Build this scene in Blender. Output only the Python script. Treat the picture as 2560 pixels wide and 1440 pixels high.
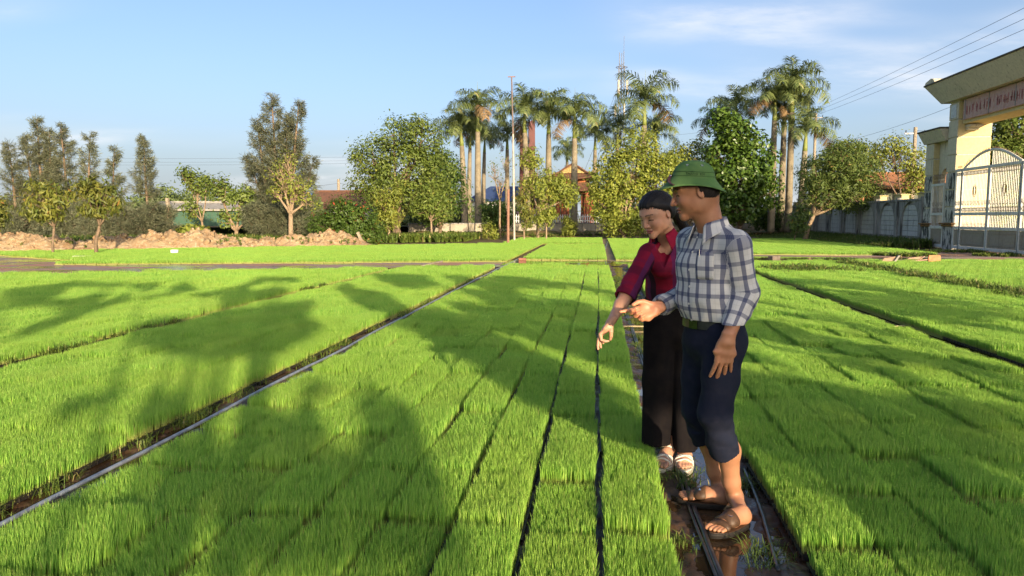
import bpy, bmesh, math, random
import numpy as np
from mathutils import Vector, Matrix
R = math.radians
for o in list(bpy.data.objects): bpy.data.objects.remove(o)
SC = bpy.context.scene
COL = SC.collection
# ---------------------------------------------------------------- camera, sky, sun, exposure
CAM_H = 1.47; YAW = R(6.63); PITCH = R(5.46); FPX = 1850.0
cam = bpy.data.objects.new('camera', bpy.data.cameras.new('camera')); COL.objects.link(cam)
cam.location = (0, 0, CAM_H); cam.rotation_euler = (R(90) - PITCH, 0, YAW)
cam.data.sensor_width = 36; cam.data.lens = 36 * FPX / 2560; cam.data.clip_start = .05; cam.data.clip_end = 3000
SC.camera = cam
SUN_AZ = R(26.8); SUN_EL = R(12.2)          # sun behind the camera and to its right, low
SUN = np.array([math.sin(SUN_AZ) * math.cos(SUN_EL), -math.cos(SUN_AZ) * math.cos(SUN_EL), math.sin(SUN_EL)])
W = bpy.data.worlds.new('World'); SC.world = W; W.use_nodes = True
wn, wl = W.node_tree.nodes, W.node_tree.links
bg = wn['Background']; bg.inputs['Strength'].default_value = .097
sky = wn.new('ShaderNodeTexSky'); sky.sky_type = 'NISHITA'; sky.sun_disc = False
sky.sun_elevation = SUN_EL; sky.sun_rotation = math.pi - SUN_AZ
sky.altitude = 0; sky.air_density = .7; sky.dust_density = 4.0; sky.ozone_density = 2.0
CROT, CX0, CY0 = -60, 1.56, 7.827
# thin high cloud: stretched noise on a flat layer far overhead, the same over the whole sky
tc = wn.new('ShaderNodeTexCoord'); sep = wn.new('ShaderNodeSeparateXYZ'); wl.new(tc.outputs['Generated'], sep.inputs[0])
def wmath(op, a, b=None):
    n = wn.new('ShaderNodeMath'); n.operation = op
    for i, v in enumerate((a, b)):
        if v is None: continue
        if isinstance(v, (int, float)): n.inputs[i].default_value = v
        else: wl.new(v, n.inputs[i])
    return n.outputs[0]
zz = wmath('ADD', wmath('MAXIMUM', sep.outputs[2], 0.0), .16)
cmb = wn.new('ShaderNodeCombineXYZ')
wl.new(wmath('DIVIDE', sep.outputs[0], zz), cmb.inputs[0]); wl.new(wmath('DIVIDE', sep.outputs[1], zz), cmb.inputs[1])
mp = wn.new('ShaderNodeMapping'); mp.inputs['Rotation'].default_value = (0, 0, R(CROT)); mp.inputs['Scale'].default_value = (.45, .9, 1)
mp.inputs['Location'].default_value = (CX0, CY0, 0)
wl.new(cmb.outputs[0], mp.inputs[0])
def wnoise(scale, det, rough):
    n = wn.new('ShaderNodeTexNoise'); n.inputs['Scale'].default_value = scale; n.inputs['Detail'].default_value = det
    n.inputs['Roughness'].default_value = rough; wl.new(mp.outputs[0], n.inputs[0]); return n.outputs[0]
big = wnoise(.9, 3, .5); fine = wnoise(3.2, 9, .62)
def wramp(src, a, b):
    n = wn.new('ShaderNodeMapRange'); n.interpolation_type = 'SMOOTHSTEP'
    n.inputs['From Min'].default_value = a; n.inputs['From Max'].default_value = b; wl.new(src, n.inputs['Value']); return n.outputs[0]
cl = wmath('MULTIPLY', wramp(big, .515, .66), wramp(fine, .40, .68))
veil = wmath('MULTIPLY', wramp(big, .46, .70), .25)
cl = wmath('MINIMUM', wmath('ADD', wmath('MULTIPLY', cl, .70), veil), .9)
haze_f = wmath('POWER', 2.71828, wmath('MULTIPLY', wmath('MAXIMUM', sep.outputs[2], 0.0), -10.0))   # pale air low over the horizon, all round
hz = wn.new('ShaderNodeMix'); hz.data_type = 'RGBA'; wl.new(wmath('MULTIPLY', haze_f, .9), hz.inputs[0])
wm = wn.new('ShaderNodeMix'); wm.data_type = 'RGBA'; wl.new(cl, wm.inputs[0])
hs = wn.new('ShaderNodeHueSaturation'); hs.inputs['Saturation'].default_value = 1.0; hs.inputs['Value'].default_value = 1.0
wl.new(sky.outputs[0], hs.inputs['Color']); wl.new(hs.outputs[0], hz.inputs[6]); hz.inputs[7].default_value = (2.46, 2.73, 2.95, 1); wl.new(hz.outputs[2], wm.inputs[6])
wm.inputs[7].default_value = (3.6, 3.6, 3.7, 1)
wl.new(wm.outputs[2], bg.inputs['Color'])
sun = bpy.data.objects.new('sun', bpy.data.lights.new('sun', 'SUN')); COL.objects.link(sun)
sun.data.energy = 3.1; sun.data.angle = R(.53); sun.data.color = (1, .80, .54)
sun.rotation_euler = Vector(SUN).to_track_quat('Z', 'Y').to_euler(); sun.location = (6, -12, 20)
SC.view_settings.view_transform = 'Standard'; SC.view_settings.look = 'None'
SC.view_settings.exposure = 1.62; SC.view_settings.gamma = 1; SC.view_settings.use_curve_mapping = False
SC.cycles.max_bounces = 8; SC.cycles.diffuse_bounces = 6; SC.cycles.transparent_max_bounces = 6
# ---------------------------------------------------------------- measuring helpers (photo pixel + real distance -> point)
_fw = np.array([-math.sin(YAW) * math.cos(PITCH), math.cos(YAW) * math.cos(PITCH), -math.sin(PITCH)])
_rt = np.array([math.cos(YAW), math.sin(YAW), 0]); _up = np.cross(_rt, _fw); _C = np.array([0, 0, CAM_H])
def ray(px, py): return _fw + _rt * (px - 1280) / FPX - _up * (py - 720) / FPX
def gnd(px, py, z=0.): r = ray(px, py); return _C + r * ((z - CAM_H) / r[2])
def at(px, py, Y): r = ray(px, py); return _C + r * (Y / r[1])
def pix(p): d = np.asarray(p, float) - _C; z = d @ _fw; return 1280 + FPX * (d @ _rt) / z, 720 - FPX * (d @ _up) / z
# ---------------------------------------------------------------- objects
def tag(o, label=None, cat=None, group=None, kind=None):
    for k, v in (('label', label), ('category', cat), ('group', group), ('kind', kind)):
        if v: o[k] = v
    return o
def link(name, me, parent=None, loc=None, rot=None):
    o = bpy.data.objects.new(name, me); COL.objects.link(o)
    if loc is not None: o.location = loc
    if rot is not None: o.rotation_euler = rot
    if parent: o.parent = parent
    return o
def empty(name, loc, rz=0): o = link(name, None, None, loc, (0, 0, rz)); o.empty_display_size = .2; return o
def pymesh(name, v, f, mat, smooth=False):
    me = bpy.data.meshes.new(name)
    if isinstance(f, np.ndarray) and f.ndim == 2:
        v = np.asarray(v, np.float32); k = f.shape[1]
        me.vertices.add(len(v)); me.vertices.foreach_set('co', v.ravel())
        me.loops.add(f.size); me.loops.foreach_set('vertex_index', f.astype(np.int32).ravel())
        me.polygons.add(len(f)); me.polygons.foreach_set('loop_start', np.arange(0, f.size, k, dtype=np.int32))
        me.polygons.foreach_set('loop_total', np.full(len(f), k, np.int32))
        me.update(calc_edges=True)
    else:
        me.from_pydata([tuple(map(float, p)) for p in v], [], [tuple(map(int, q)) for q in f]); me.update()
    for m in (mat if isinstance(mat, (list, tuple)) else [mat]):
        if m: me.materials.append(m)
    if smooth: me.polygons.foreach_set('use_smooth', np.ones(len(me.polygons), bool))
    return me
def vattr(me, name, data, kind='FLOAT'):
    a = me.attributes.new(name, kind, 'POINT'); data = np.asarray(data, np.float32)
    a.data.foreach_set('vector' if kind == 'FLOAT_VECTOR' else ('color' if kind == 'FLOAT_COLOR' else 'value'), data.ravel())
def nrm(v): v = np.asarray(v, float); return v / np.linalg.norm(v)
class MB:
    """collects boxes, tubes and prisms into one mesh"""
    def __init__(s): s.v = []; s.f = []
    def add(s, v, f):
        n = len(s.v); s.v += [tuple(map(float, p)) for p in v]; s.f += [tuple(i + n for i in q) for q in f]; return s
    def box(s, c, d, rz=0, bev=0, M=None):
        c = np.asarray(c, float); h = np.asarray(d, float) / 2
        if bev <= 0:
            P = [(x, y, z) for x in (-1, 1) for y in (-1, 1) for z in (-1, 1)]; P = np.array(P) * h
            F = [(0, 1, 3, 2), (4, 6, 7, 5), (0, 4, 5, 1), (2, 3, 7, 6), (0, 2, 6, 4), (1, 5, 7, 3)]
        else:
            bm = bmesh.new(); bmesh.ops.create_cube(bm, size=1)
            for q in bm.verts: q.co = Vector((q.co.x * d[0], q.co.y * d[1], q.co.z * d[2]))
            bmesh.ops.bevel(bm, geom=bm.edges[:], offset=bev, segments=1, affect='EDGES')
            bm.verts.index_update(); P = np.array([q.co[:] for q in bm.verts]); F = [[q.index for q in f.verts] for f in bm.faces]; bm.free()
        if M is not None: P = P @ np.asarray(M, float)[:3, :3].T
        if rz: a, b = math.cos(rz), math.sin(rz); P = P @ np.array([[a, b, 0], [-b, a, 0], [0, 0, 1]])
        return s.add(P + c, F)
    def tube(s, pts, rad, n=8, cap=True, sq=1.0):
        pts = [np.asarray(p, float) for p in pts]
        if not hasattr(rad, '__len__'): rad = [rad] * len(pts)
        V = []; F = []; ref = None
        for i, p in enumerate(pts):
            t = pts[min(i + 1, len(pts) - 1)] - pts[max(i - 1, 0)]; t = t / (np.linalg.norm(t) + 1e-9)
            if ref is None: ref = np.array([0, 0, 1.]) if abs(t[2]) < .9 else np.array([1., 0, 0])
            u = np.cross(ref, t); u /= np.linalg.norm(u) + 1e-9; w = np.cross(t, u); ref = w
            for k in range(n):
                a = 2 * math.pi * k / n; V.append(p + rad[i] * (u * math.cos(a) + w * sq * math.sin(a)))
        for i in range(len(pts) - 1):
            for k in range(n):
                F.append((i * n + k, i * n + (k + 1) % n, (i + 1) * n + (k + 1) % n, (i + 1) * n + k))
        if cap: F.append(tuple(range(n - 1, -1, -1))); F.append(tuple(range((len(pts) - 1) * n, len(pts) * n)))
        return s.add(V, F)
    def prism(s, poly, a, b, axis=1):
        """polygon (2-D list) extruded from a to b along an axis; the polygon lives in the other two axes, in order"""
        n = len(poly); V = []
        for t in (a, b):
            for p in poly: q = list(p); q.insert(axis, t); V.append(q)
        F = [tuple(range(n)), tuple(range(2 * n - 1, n - 1, -1))] + [(k, n + k, n + (k + 1) % n, (k + 1) % n) for k in range(n)]
        return s.add(V, F)
    def lathe(s, prof, n=24, c=(0, 0, 0), sx=1, sy=1):
        V = []; F = []
        for r, z in prof:
            for k in range(n): a = 2 * math.pi * k / n; V.append((c[0] + r * sx * math.cos(a), c[1] + r * sy * math.sin(a), c[2] + z))
        for i in range(len(prof) - 1):
            for k in range(n): F.append((i * n + k, i * n + (k + 1) % n, (i + 1) * n + (k + 1) % n, (i + 1) * n + k))
        return s.add(V, F)
    def mesh(s, name, mat, smooth=False):
        me = pymesh(name, s.v, s.f, mat, smooth)
        bm = bmesh.new(); bm.from_mesh(me); bmesh.ops.recalc_face_normals(bm, faces=bm.faces); bm.to_mesh(me); bm.free(); return me
    def build(s, name, mat, parent=None, loc=None, rot=None, smooth=False): return link(name, s.mesh(name, mat, smooth), parent, loc, rot)
# ---------------------------------------------------------------- materials
class NT:
    def __init__(s, name):
        s.m = bpy.data.materials.new(name); s.m.use_nodes = True; s.n = s.m.node_tree.nodes; s.l = s.m.node_tree.links
        s.p = s.n['Principled BSDF']; s.out = s.n['Material Output']
    def new(s, t, **kw):
        n = s.n.new('ShaderNode' + t)
        for k, v in kw.items(): setattr(n, k, v)
        return n
    def set(s, sock, v):
        if isinstance(v, (int, float)): sock.default_value = v
        elif isinstance(v, (tuple, list)): sock.default_value = tuple(v) + ((1,) if len(v) == 3 and len(sock.default_value) == 4 else ())
        else: s.l.new(v, sock)
    def math(s, op, a, b=0., c=0.):
        n = s.new('Math', operation=op)
        for i, v in enumerate((a, b, c)): s.set(n.inputs[i], v)
        return n.outputs[0]
    def mix(s, f, a, b, mode='MIX'):
        n = s.new('Mix', data_type='RGBA', blend_type=mode); s.set(n.inputs[0], f); s.set(n.inputs[6], a); s.set(n.inputs[7], b); return n.outputs[2]
    def noise(s, scale, det=4, rough=.55, vec=None, out=0, dist=0.):
        n = s.new('TexNoise'); n.inputs['Scale'].default_value = scale; n.inputs['Detail'].default_value = det
        n.inputs['Roughness'].default_value = rough; n.inputs['Distortion'].default_value = dist
        s.l.new(vec if vec is not None else s.obj(), n.inputs['Vector']); return n.outputs[out]
    def obj(s):
        if not hasattr(s, '_o'): s._o = s.new('TexCoord').outputs['Object']
        return s._o
    def pos(s):
        if not hasattr(s, '_p'): s._p = s.new('NewGeometry').outputs['Position']
        return s._p
    def mapv(s, vec, scale=(1, 1, 1), loc=(0, 0, 0), rot=(0, 0, 0)):
        n = s.new('Mapping'); s.l.new(vec, n.inputs[0]); n.inputs['Scale'].default_value = scale
        n.inputs['Location'].default_value = loc; n.inputs['Rotation'].default_value = rot; return n.outputs[0]
    def ramp(s, v, a, b, lo=0., hi=1.):
        n = s.new('MapRange', interpolation_type='SMOOTHSTEP'); s.set(n.inputs['Value'], v)
        for k, x in (('From Min', a), ('From Max', b), ('To Min', lo), ('To Max', hi)): n.inputs[k].default_value = x
        return n.outputs[0]
    def attr(s, name, out='Fac'): n = s.new('Attribute', attribute_name=name); return n.outputs[out]
    def sep(s, v): n = s.new('SeparateXYZ'); s.l.new(v, n.inputs[0]); return n.outputs
    def bump(s, h, strength=.5, dist=.01):
        n = s.new('Bump'); n.inputs['Strength'].default_value = strength; n.inputs['Distance'].default_value = dist
        s.set(n.inputs['Height'], h); s.l.new(n.outputs[0], s.p.inputs['Normal']); return n.outputs[0]
    def base(s, col, rough=.7, spec=None, metal=0):
        s.set(s.p.inputs['Base Color'], col); s.set(s.p.inputs['Roughness'], rough)
        if spec is not None: s.p.inputs['Specular IOR Level'].default_value = spec
        s.p.inputs['Metallic'].default_value = metal; return s.m
def simple(name, c1, c2=None, scale=6., rough=.75, bump=.25, bd=.004, spec=.3, metal=0., bscale=None, lo=.35, hi=.7, world=False):
    t = NT(name); c2 = c2 or tuple(x * .7 for x in c1); vec = t.pos() if world else None
    f = t.ramp(t.noise(scale, 6, .6, vec), lo, hi)
    if bump: t.bump(t.noise(bscale or scale * 6, 5, .6, vec), bump, bd)
    return t.base(t.mix(f, c1, c2), rough, spec, metal)
def leafmat(name, c1, c2, c3=None, transl=.35, rough=.5, tip=None):
    """foliage: hue from the per-leaf attribute 'rnd', thin and partly see-through to light"""
    t = NT(name); r = t.attr('rnd')
    col = t.mix(r, c1, c2)
    if c3: col = t.mix(t.ramp(r, .90, .97), col, c3)
    oi = t.new('ObjectInfo').outputs['Random']
    h = t.new('HueSaturation'); t.l.new(col, h.inputs['Color'])
    t.set(h.inputs['Value'], t.math('ADD', .88, t.math('MULTIPLY', oi, .24)))
    col = h.outputs[0]
    t.base(col, rough, .35)
    tr = t.new('BsdfTranslucent'); t.l.new(col, tr.inputs[0])
    mx = t.new('MixShader'); mx.inputs[0].default_value = transl
    t.l.new(t.p.outputs[0], mx.inputs[1]); t.l.new(tr.outputs[0], mx.inputs[2]); t.l.new(mx.outputs[0], t.out.inputs[0])
    return t.m
# ================================================================ ground, water, paths
def noise2(x, y, seed=0, oct=4):
    """cheap value noise"""
    rs = np.random.RandomState(seed); out = np.zeros(np.broadcast(x, y).shape); amp = 1.
    for k in range(oct):
        T = rs.rand(64, 64); X = x * 2 ** k + 17.3 * k; Y = y * 2 ** k + 5.1 * k
        xi = np.floor(X).astype(int); yi = np.floor(Y).astype(int); u = X - xi; v = Y - yi
        u = u * u * (3 - 2 * u); v = v * v * (3 - 2 * v)
        g = lambda i, j: T[(i % 64), (j % 64)]
        out += amp * ((g(xi, yi) * (1 - u) + g(xi + 1, yi) * u) * (1 - v) + (g(xi, yi + 1) * (1 - u) + g(xi + 1, yi + 1) * u) * v - .5); amp *= .5
    return out
def grid(x0, x1, y0, y1, nx, ny, zf):
    X, Y = np.meshgrid(np.linspace(x0, x1, nx), np.linspace(y0, y1, ny)); Z = zf(X, Y)
    V = np.stack([X.ravel(), Y.ravel(), Z.ravel()], 1); i = np.arange((ny - 1) * nx).reshape(ny - 1, nx)[:, :-1].ravel()
    return V, np.stack([i, i + 1, i + nx + 1, i + nx], 1)
t = NT('soil'); n1 = t.noise(.35, 6, .6, t.pos()); n2 = t.noise(3., 6, .65, t.pos())
c = t.mix(t.ramp(n1, .4, .62), (.16, .105, .055), (.10, .085, .04)); c = t.mix(t.ramp(n2, .45, .7), c, (.07, .075, .025))
t.bump(t.noise(9, 6, .7, t.pos()), .6, .03); M_SOIL = t.base(c, .9, .2)
t = NT('mud'); n2 = t.noise(7., 6, .65, t.pos())
c = t.mix(t.ramp(n2, .35, .7), (.050, .026, .012), (.105, .06, .03))
t.bump(t.noise(40, 5, .7, t.pos()), .5, .008); M_MUD = t.base(c, t.ramp(n2, .3, .7, .25, .75), .5)
t = NT('muddy_water'); t.bump(t.noise(6, 3, .5, t.pos()), .10, .01)
M_WATER = t.base(t.mix(t.ramp(t.noise(2.5, 4, .6, t.pos()), .4, .6), (.045, .026, .013), (.085, .05, .025)), .045, .5)
V, F = grid(-400, 400, -60, 900, 81, 97, lambda x, y: -.03 - .0 * x)
tag(link('ground', pymesh('ground', V, F, M_SOIL)), kind='structure')
# muddy footpath between the two middle beds, lumps rising out of a film of standing water
V, F = grid(.30, .90, 1.2, 24.5, 60, 1400, lambda x, y: -.007 + .035 * noise2(x * 6, y * 4, 3) + .018 * noise2(x * 22, y * 22, 4, 2) + .012 * np.cos((x - .34) / .5 * 2 * np.pi))
tag(link('footpath', pymesh('footpath', V, F, M_MUD, True)), kind='structure')
V, F = grid(-3.2, -2.5, 1.2, 21.5, 50, 1000, lambda x, y: -.008 + .035 * noise2(x * 6, y * 4, 13) + .018 * noise2(x * 22, y * 22, 14, 2))
tag(link('ditch', pymesh('ditch', V, F, M_MUD, True)), kind='structure')
for xa, xb in ((-3.06, -2.58), (.33, .87), (3.76, 4.12)):
    V, F = grid(xa, xb, 1.0, 25.0, 2, 2, lambda x, y: x * 0 - .004); tag(link('water', pymesh('water', V, F, M_WATER)), kind='structure')
for xa, xb in ((-2.585, .335), (.865, 3.765)):
    V, F = grid(xa, xb, 1.0, 22.4, 2, 2, lambda x, y: x * 0 - .002); tag(link('seedbed', pymesh('seedbed', V, F, M_MUD)), kind='structure')
# wet cement and laterite apron across the field
t = NT('apron'); P = t.mapv(t.pos(), (.35, .9, 1)); n1 = t.noise(1.1, 5, .6, P); n2 = t.noise(5, 6, .65, t.pos())
c = t.mix(t.ramp(n1, .42, .58), (.36, .18, .11), (.26, .20, .17)); c = t.mix(t.ramp(n2, .5, .75), c, (.13, .10, .085))
wet = t.ramp(t.noise(.9, 4, .5, t.mapv(t.pos(), (.3, 1.1, 1), (3, 2, 0))), .50, .56)
c = t.mix(wet, c, (.085, .055, .045)); t.bump(t.noise(30, 5, .6, t.pos()), .25, .01)
M_APRON = t.base(c, t.math('SUBTRACT', .85, t.math('MULTIPLY', wet, .80)), .5)
def apron_poly(pts, name, z):
    me = pymesh(name, [(x, y, z) for x, y in pts], [tuple(range(len(pts)))], M_APRON); return tag(link(name, me), kind='structure')
apron_poly([(-40, 12), (-15.2, 16.5), (-12.4, 17.9), (-8.8, 19.9), (-3.25, 21.6), (.2, 22.4), (4.3, 22.6), (8, 25), (30, 23), (30, 31.5), (16.4, 37.2), (12, 30.4), (6, 29.4), (-2.5, 25.2), (-10, 23.2), (-17, 22.2), (-24, 27.4), (-40, 25)], 'pavement', .006)
V, F = grid(.20, .74, 25.0, 50.5, 8, 120, lambda x, y: .012 + .03 * noise2(x * 4, y * 2, 44))
tag(link('footpath', pymesh('footpath', V, F, simple('dry_path', (.24, .17, .10), (.15, .13, .07), 4, .9, .6, .03), True)), kind='structure')
# shallow standing water on the apron between near and far beds
V, F = grid(-3.0, 3.9, 22.45, 24.9, 2, 2, lambda x, y: x * 0 + .010); tag(link('water', pymesh('water', V, F, M_WATER)), kind='structure')
V, F = grid(5.4, 9.2, 26.4, 28.4, 2, 2, lambda x, y: x * 0 + .010); tag(link('water', pymesh('water', V, F, M_WATER)), kind='structure')
# ================================================================ rice seedling trays
t = NT('rice_leaf'); r = t.attr('rnd'); hh = t.attr('hgt')
col = t.mix(r, (.18, .40, .060), (.40, .63, .105))
col = t.mix(t.ramp(hh, .0, .45), (.44, .44, .14), col)
col = t.mix(t.math('MULTIPLY', t.ramp(hh, .8, 1.), .35), col, (.44, .58, .11))
big = t.ramp(t.noise(.45, 3, .6, t.pos()), .35, .7)
col = t.mix(t.math('MULTIPLY', big, .30), col, (.36, .50, .065))
oi = t.new('ObjectInfo').outputs['Random']; col = t.mix(t.math('MULTIPLY', t.ramp(oi, .65, 1.), .25), col, (.42, .54, .10)); col = t.mix(t.math('MULTIPLY', t.ramp(r, .95, .99), .6), col, (.55, .50, .20))
h = t.new('HueSaturation'); t.l.new(col, h.inputs['Color'])
t.set(h.inputs['Value'], t.math('ADD', .84, t.math('MULTIPLY', t.noise(1.7, 2, .5, t.pos()), .26))); t.base(h.outputs[0], .45, .3)
tr = t.new('BsdfTranslucent'); t.l.new(h.outputs[0], tr.inputs[0]); mx = t.new('MixShader'); mx.inputs[0].default_value = .48
t.l.new(t.p.outputs[0], mx.inputs[1]); t.l.new(tr.outputs[0], mx.inputs[2]); t.l.new(mx.outputs[0], t.out.inputs[0]); M_RICE = t.m
M_TRAY = simple('tray_plastic', (.012, .012, .013), (.03, .024, .018), 20, .45, .1, spec=.4)
M_TSOIL = simple('tray_soil', (.10, .055, .025), (.05, .03, .015), 40, .95, .4, .01)
TW, TL = .288, .570
def blades(n, w, seed, tip=True, hmin=.088, hmax=.122):
    rs = np.random.RandomState(seed)
    x = (rs.rand(n) - .5) * TW; y = (rs.rand(n) - .5) * TL
    und = noise2(x * 9 + seed, y * 9, seed, 3)
    h = hmin + (hmax - hmin) * (.5 + .45 * und + .24 * (rs.rand(n) - .5) * 2)
    a = rs.rand(n) * 2 * np.pi; lean = .005 + .016 * rs.rand(n) ** 2
    la = rs.rand(n) * 2 * np.pi; dx = np.cos(la) * lean + x / TW * .004; dy = np.sin(la) * lean - y / TL * .004
    ux = np.cos(a) * w / 2; uy = np.sin(a) * w / 2; z0 = .026; o = np.zeros(n)
    b = np.stack([x, y, o + z0], 1); m = np.stack([x + dx * .35, y + dy * .35, z0 + h * .55], 1); e = np.stack([x + dx, y + dy, z0 + h], 1)
    U = np.stack([ux, uy, o], 1)
    if tip:
        V = np.stack([b - U * .7, b + U * .7, m - U, m + U, e], 1).reshape(-1, 3); k = np.arange(n)[:, None] * 5
        F = np.concatenate([k + [0, 1, 3], k + [0, 3, 2], k + [2, 3, 4]], 0); hg = np.tile([0, 0, .55, .55, 1], n); rep = 5
    else:
        V = np.stack([b - U, b + U, e], 1).reshape(-1, 3); k = np.arange(n)[:, None] * 3
        F = k + [0, 1, 2]; hg = np.tile([0, 0, 1.], n); rep = 3
    return V, F, np.repeat(rs.rand(n), rep), hg
def rice_mesh(name, *a, **k):
    V, F, r, hg = blades(*a, **k); me = pymesh(name, V, F, M_RICE); vattr(me, 'rnd', r); vattr(me, 'hgt', hg); return me
def tray_mesh():
    m = MB(); w, l, h, th = TW, TL, .03, .004
    for s in (-1, 1):
        m.box((s * (w / 2 - th / 2), 0, h / 2), (th, l, h)); m.box((0, s * (l / 2 - th / 2), h / 2), (w - 2 * th - .001, th, h))
        m.box((s * (w / 2 + .003), 0, h - .002), (.012, l + .006, .003))
    for k in range(9): 
        y = -l / 2 + (k + .5) * l / 9
        for s in (-1, 1): m.box((s * (w / 2 + .003), y, h / 2 - .003), (.006, .006, h - .008))
    n0 = len(m.f); m.box((0, 0, .014), (w - 2 * th - .001, l - 2 * th - .001, .024)); me = m.mesh('tray', [M_TRAY, M_TSOIL])
    for k in range(n0, len(me.polygons)): me.polygons[k].material_index = 1
    return me
ME_TRAY = tray_mesh()
RICE0 = [rice_mesh('rice_a', 3000, .0042, s) for s in range(5)]
RICE1 = [rice_mesh('rice_b', 1200, .0072, 20 + s) for s in range(4)]
RICE2 = [rice_mesh('rice_c', 380, .014, 40 + s, tip=False) for s in range(3)]
RN = random.Random(5)
BEDS = []   # (name for labels, x of edge next to the path, column step (sign = direction), columns, y0, y1(x), row pitch, where column 1 is)
def yl(x): return 16.6 + (x + 15.2) * (21.4 - 16.6) / 12.3
BEDS.append(('central bed', .335 - .16, -.325, 9, lambda x: 1.9, lambda x: 22.2, .634, 'the muddy path'))
BEDS.append(('right bed', .86 + .16, .322, 9, lambda x: 1.9, lambda x: 22.3, .626, 'the muddy path'))
BEDS.append(('left bed', -2.94 - .15, -.308, 8, lambda x: 1.9, yl, .595, 'the grey pipe'))
BEDS.append(('outer left bed', -5.76 - .15, -.303, 32, lambda x: 1.9, yl, .595, 'the weedy gap'))
BEDS.append(('outer right bed', 4.13 + .15, .303, 11, lambda x: 4.0, lambda x: 24.3 + .25 * (x - 4), .595, 'the right hand ditch'))
BEDS.append(('far right bed', 7.95 + .15, .303, 26, lambda x: 9.0, lambda x: 25.4 + .1 * (x - 8), .595, 'the weedy strip'))
trays = []
for nm, x0, dx, nc, ya, yb, pit, ref in BEDS:
    for c in range(nc):
        x = x0 + c * dx; y = ya(x) + TL / 2; r = 0; sh = RN.uniform(-.02, .02)
        while y + TL / 2 < yb(x):
            gap = 0
            if nm == 'central bed' and RN.random() < .5: gap = RN.uniform(-.011, .011)
            wob = .009 * math.sin(y * .55 + c * .5) if nm in ('central bed', 'right bed') else .004
            trays.append([nm, c, r, x + wob + gap, y + sh, ref]); r += 1; y += pit + RN.uniform(0, .006)
def inview(x, y):
    px, py = pix((x, y, .12)); d = (np.array([x, y, 0]) - _C) @ _fw
    return d > .5 and -120 < px < 2680 and py < 1620
vis = [q for q in trays if q[4] > 1.5 and inview(q[3], q[4])]
vis.sort(key=lambda q: q[3] ** 2 + q[4] ** 2)
near, rest = vis[:300], vis[300:]
ORD = 'first second third fourth fifth sixth seventh eighth ninth tenth eleventh twelfth thirteenth fourteenth fifteenth sixteenth'.split()
firstrow = {}
for nm, c, r, x, y, ref in near: firstrow[nm, c] = min(firstrow.get((nm, c), 99), r)
protos = [bpy.data.objects.new('seedlings', m) for m in RICE0]
for i, (nm, c, r, x, y, ref) in enumerate(near):
    o = bpy.data.objects.new('seedling_tray', ME_TRAY); COL.objects.link(o)
    o.location = (x, y, .002 + RN.uniform(0, .012)); o.rotation_euler = (0, 0, R(RN.gauss(0, .8)) + (math.pi if RN.random() < .5 else 0))
    s = protos[RN.randrange(5)].copy(); COL.objects.link(s); s.parent = o; s.name = 'seedlings'
    s.scale = (1, 1, RN.uniform(.78, 1.16)); s.rotation_euler = (R(RN.gauss(0, 1.2)), R(RN.gauss(0, 1.5)), 0)
    rr = r - firstrow[nm, c]
    tag(o, 'rice seedling tray, %s, %s column from %s, %s visible row' % (nm, ORD[c], ref, ORD[rr] if rr < 16 else str(rr + 1)), 'seedling tray', 'black trays of rice seedlings in rows')
for p in protos: bpy.data.objects.remove(p)
# far beds beyond the apron
far = []
def farbed(xs, ya, yb, dx=.303, pit=.595, dz=0.):
    x = xs[0] + .15
    while x + .14 < xs[1]:
        y = ya(x) + TL / 2
        while y + TL / 2 < yb(x): far.append(('far', 0, 0, x, y, dz)); y += pit
        x += dx
ymound = lambda x: 27.4 + (x + 24.7) * (40.0 - 27.8) / 19.7
farbed((-16.6, -2.78), lambda x: 20.9 + (x + 16.6) * .24, ymound)
farbed((-26, -16.8), lambda x: 22.6 + max(0, -17 - x) * .55, lambda x: min(ymound(x), 40))
farbed((-2.55, .34), lambda x: 25.2, lambda x: 38.6, .318, .62)
farbed((-5.2, .3), lambda x: 40.2, lambda x: 50.5)
farbed((.60, 5.2), lambda x: 25.3, lambda x: 49.5, .322, .64)
farbed((5.4, 13.2), lambda x: 29.7 + .06 * (x - 6), lambda x: 50)
rest = rest + [q for q in far if inview(q[3], q[4])]
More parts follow.
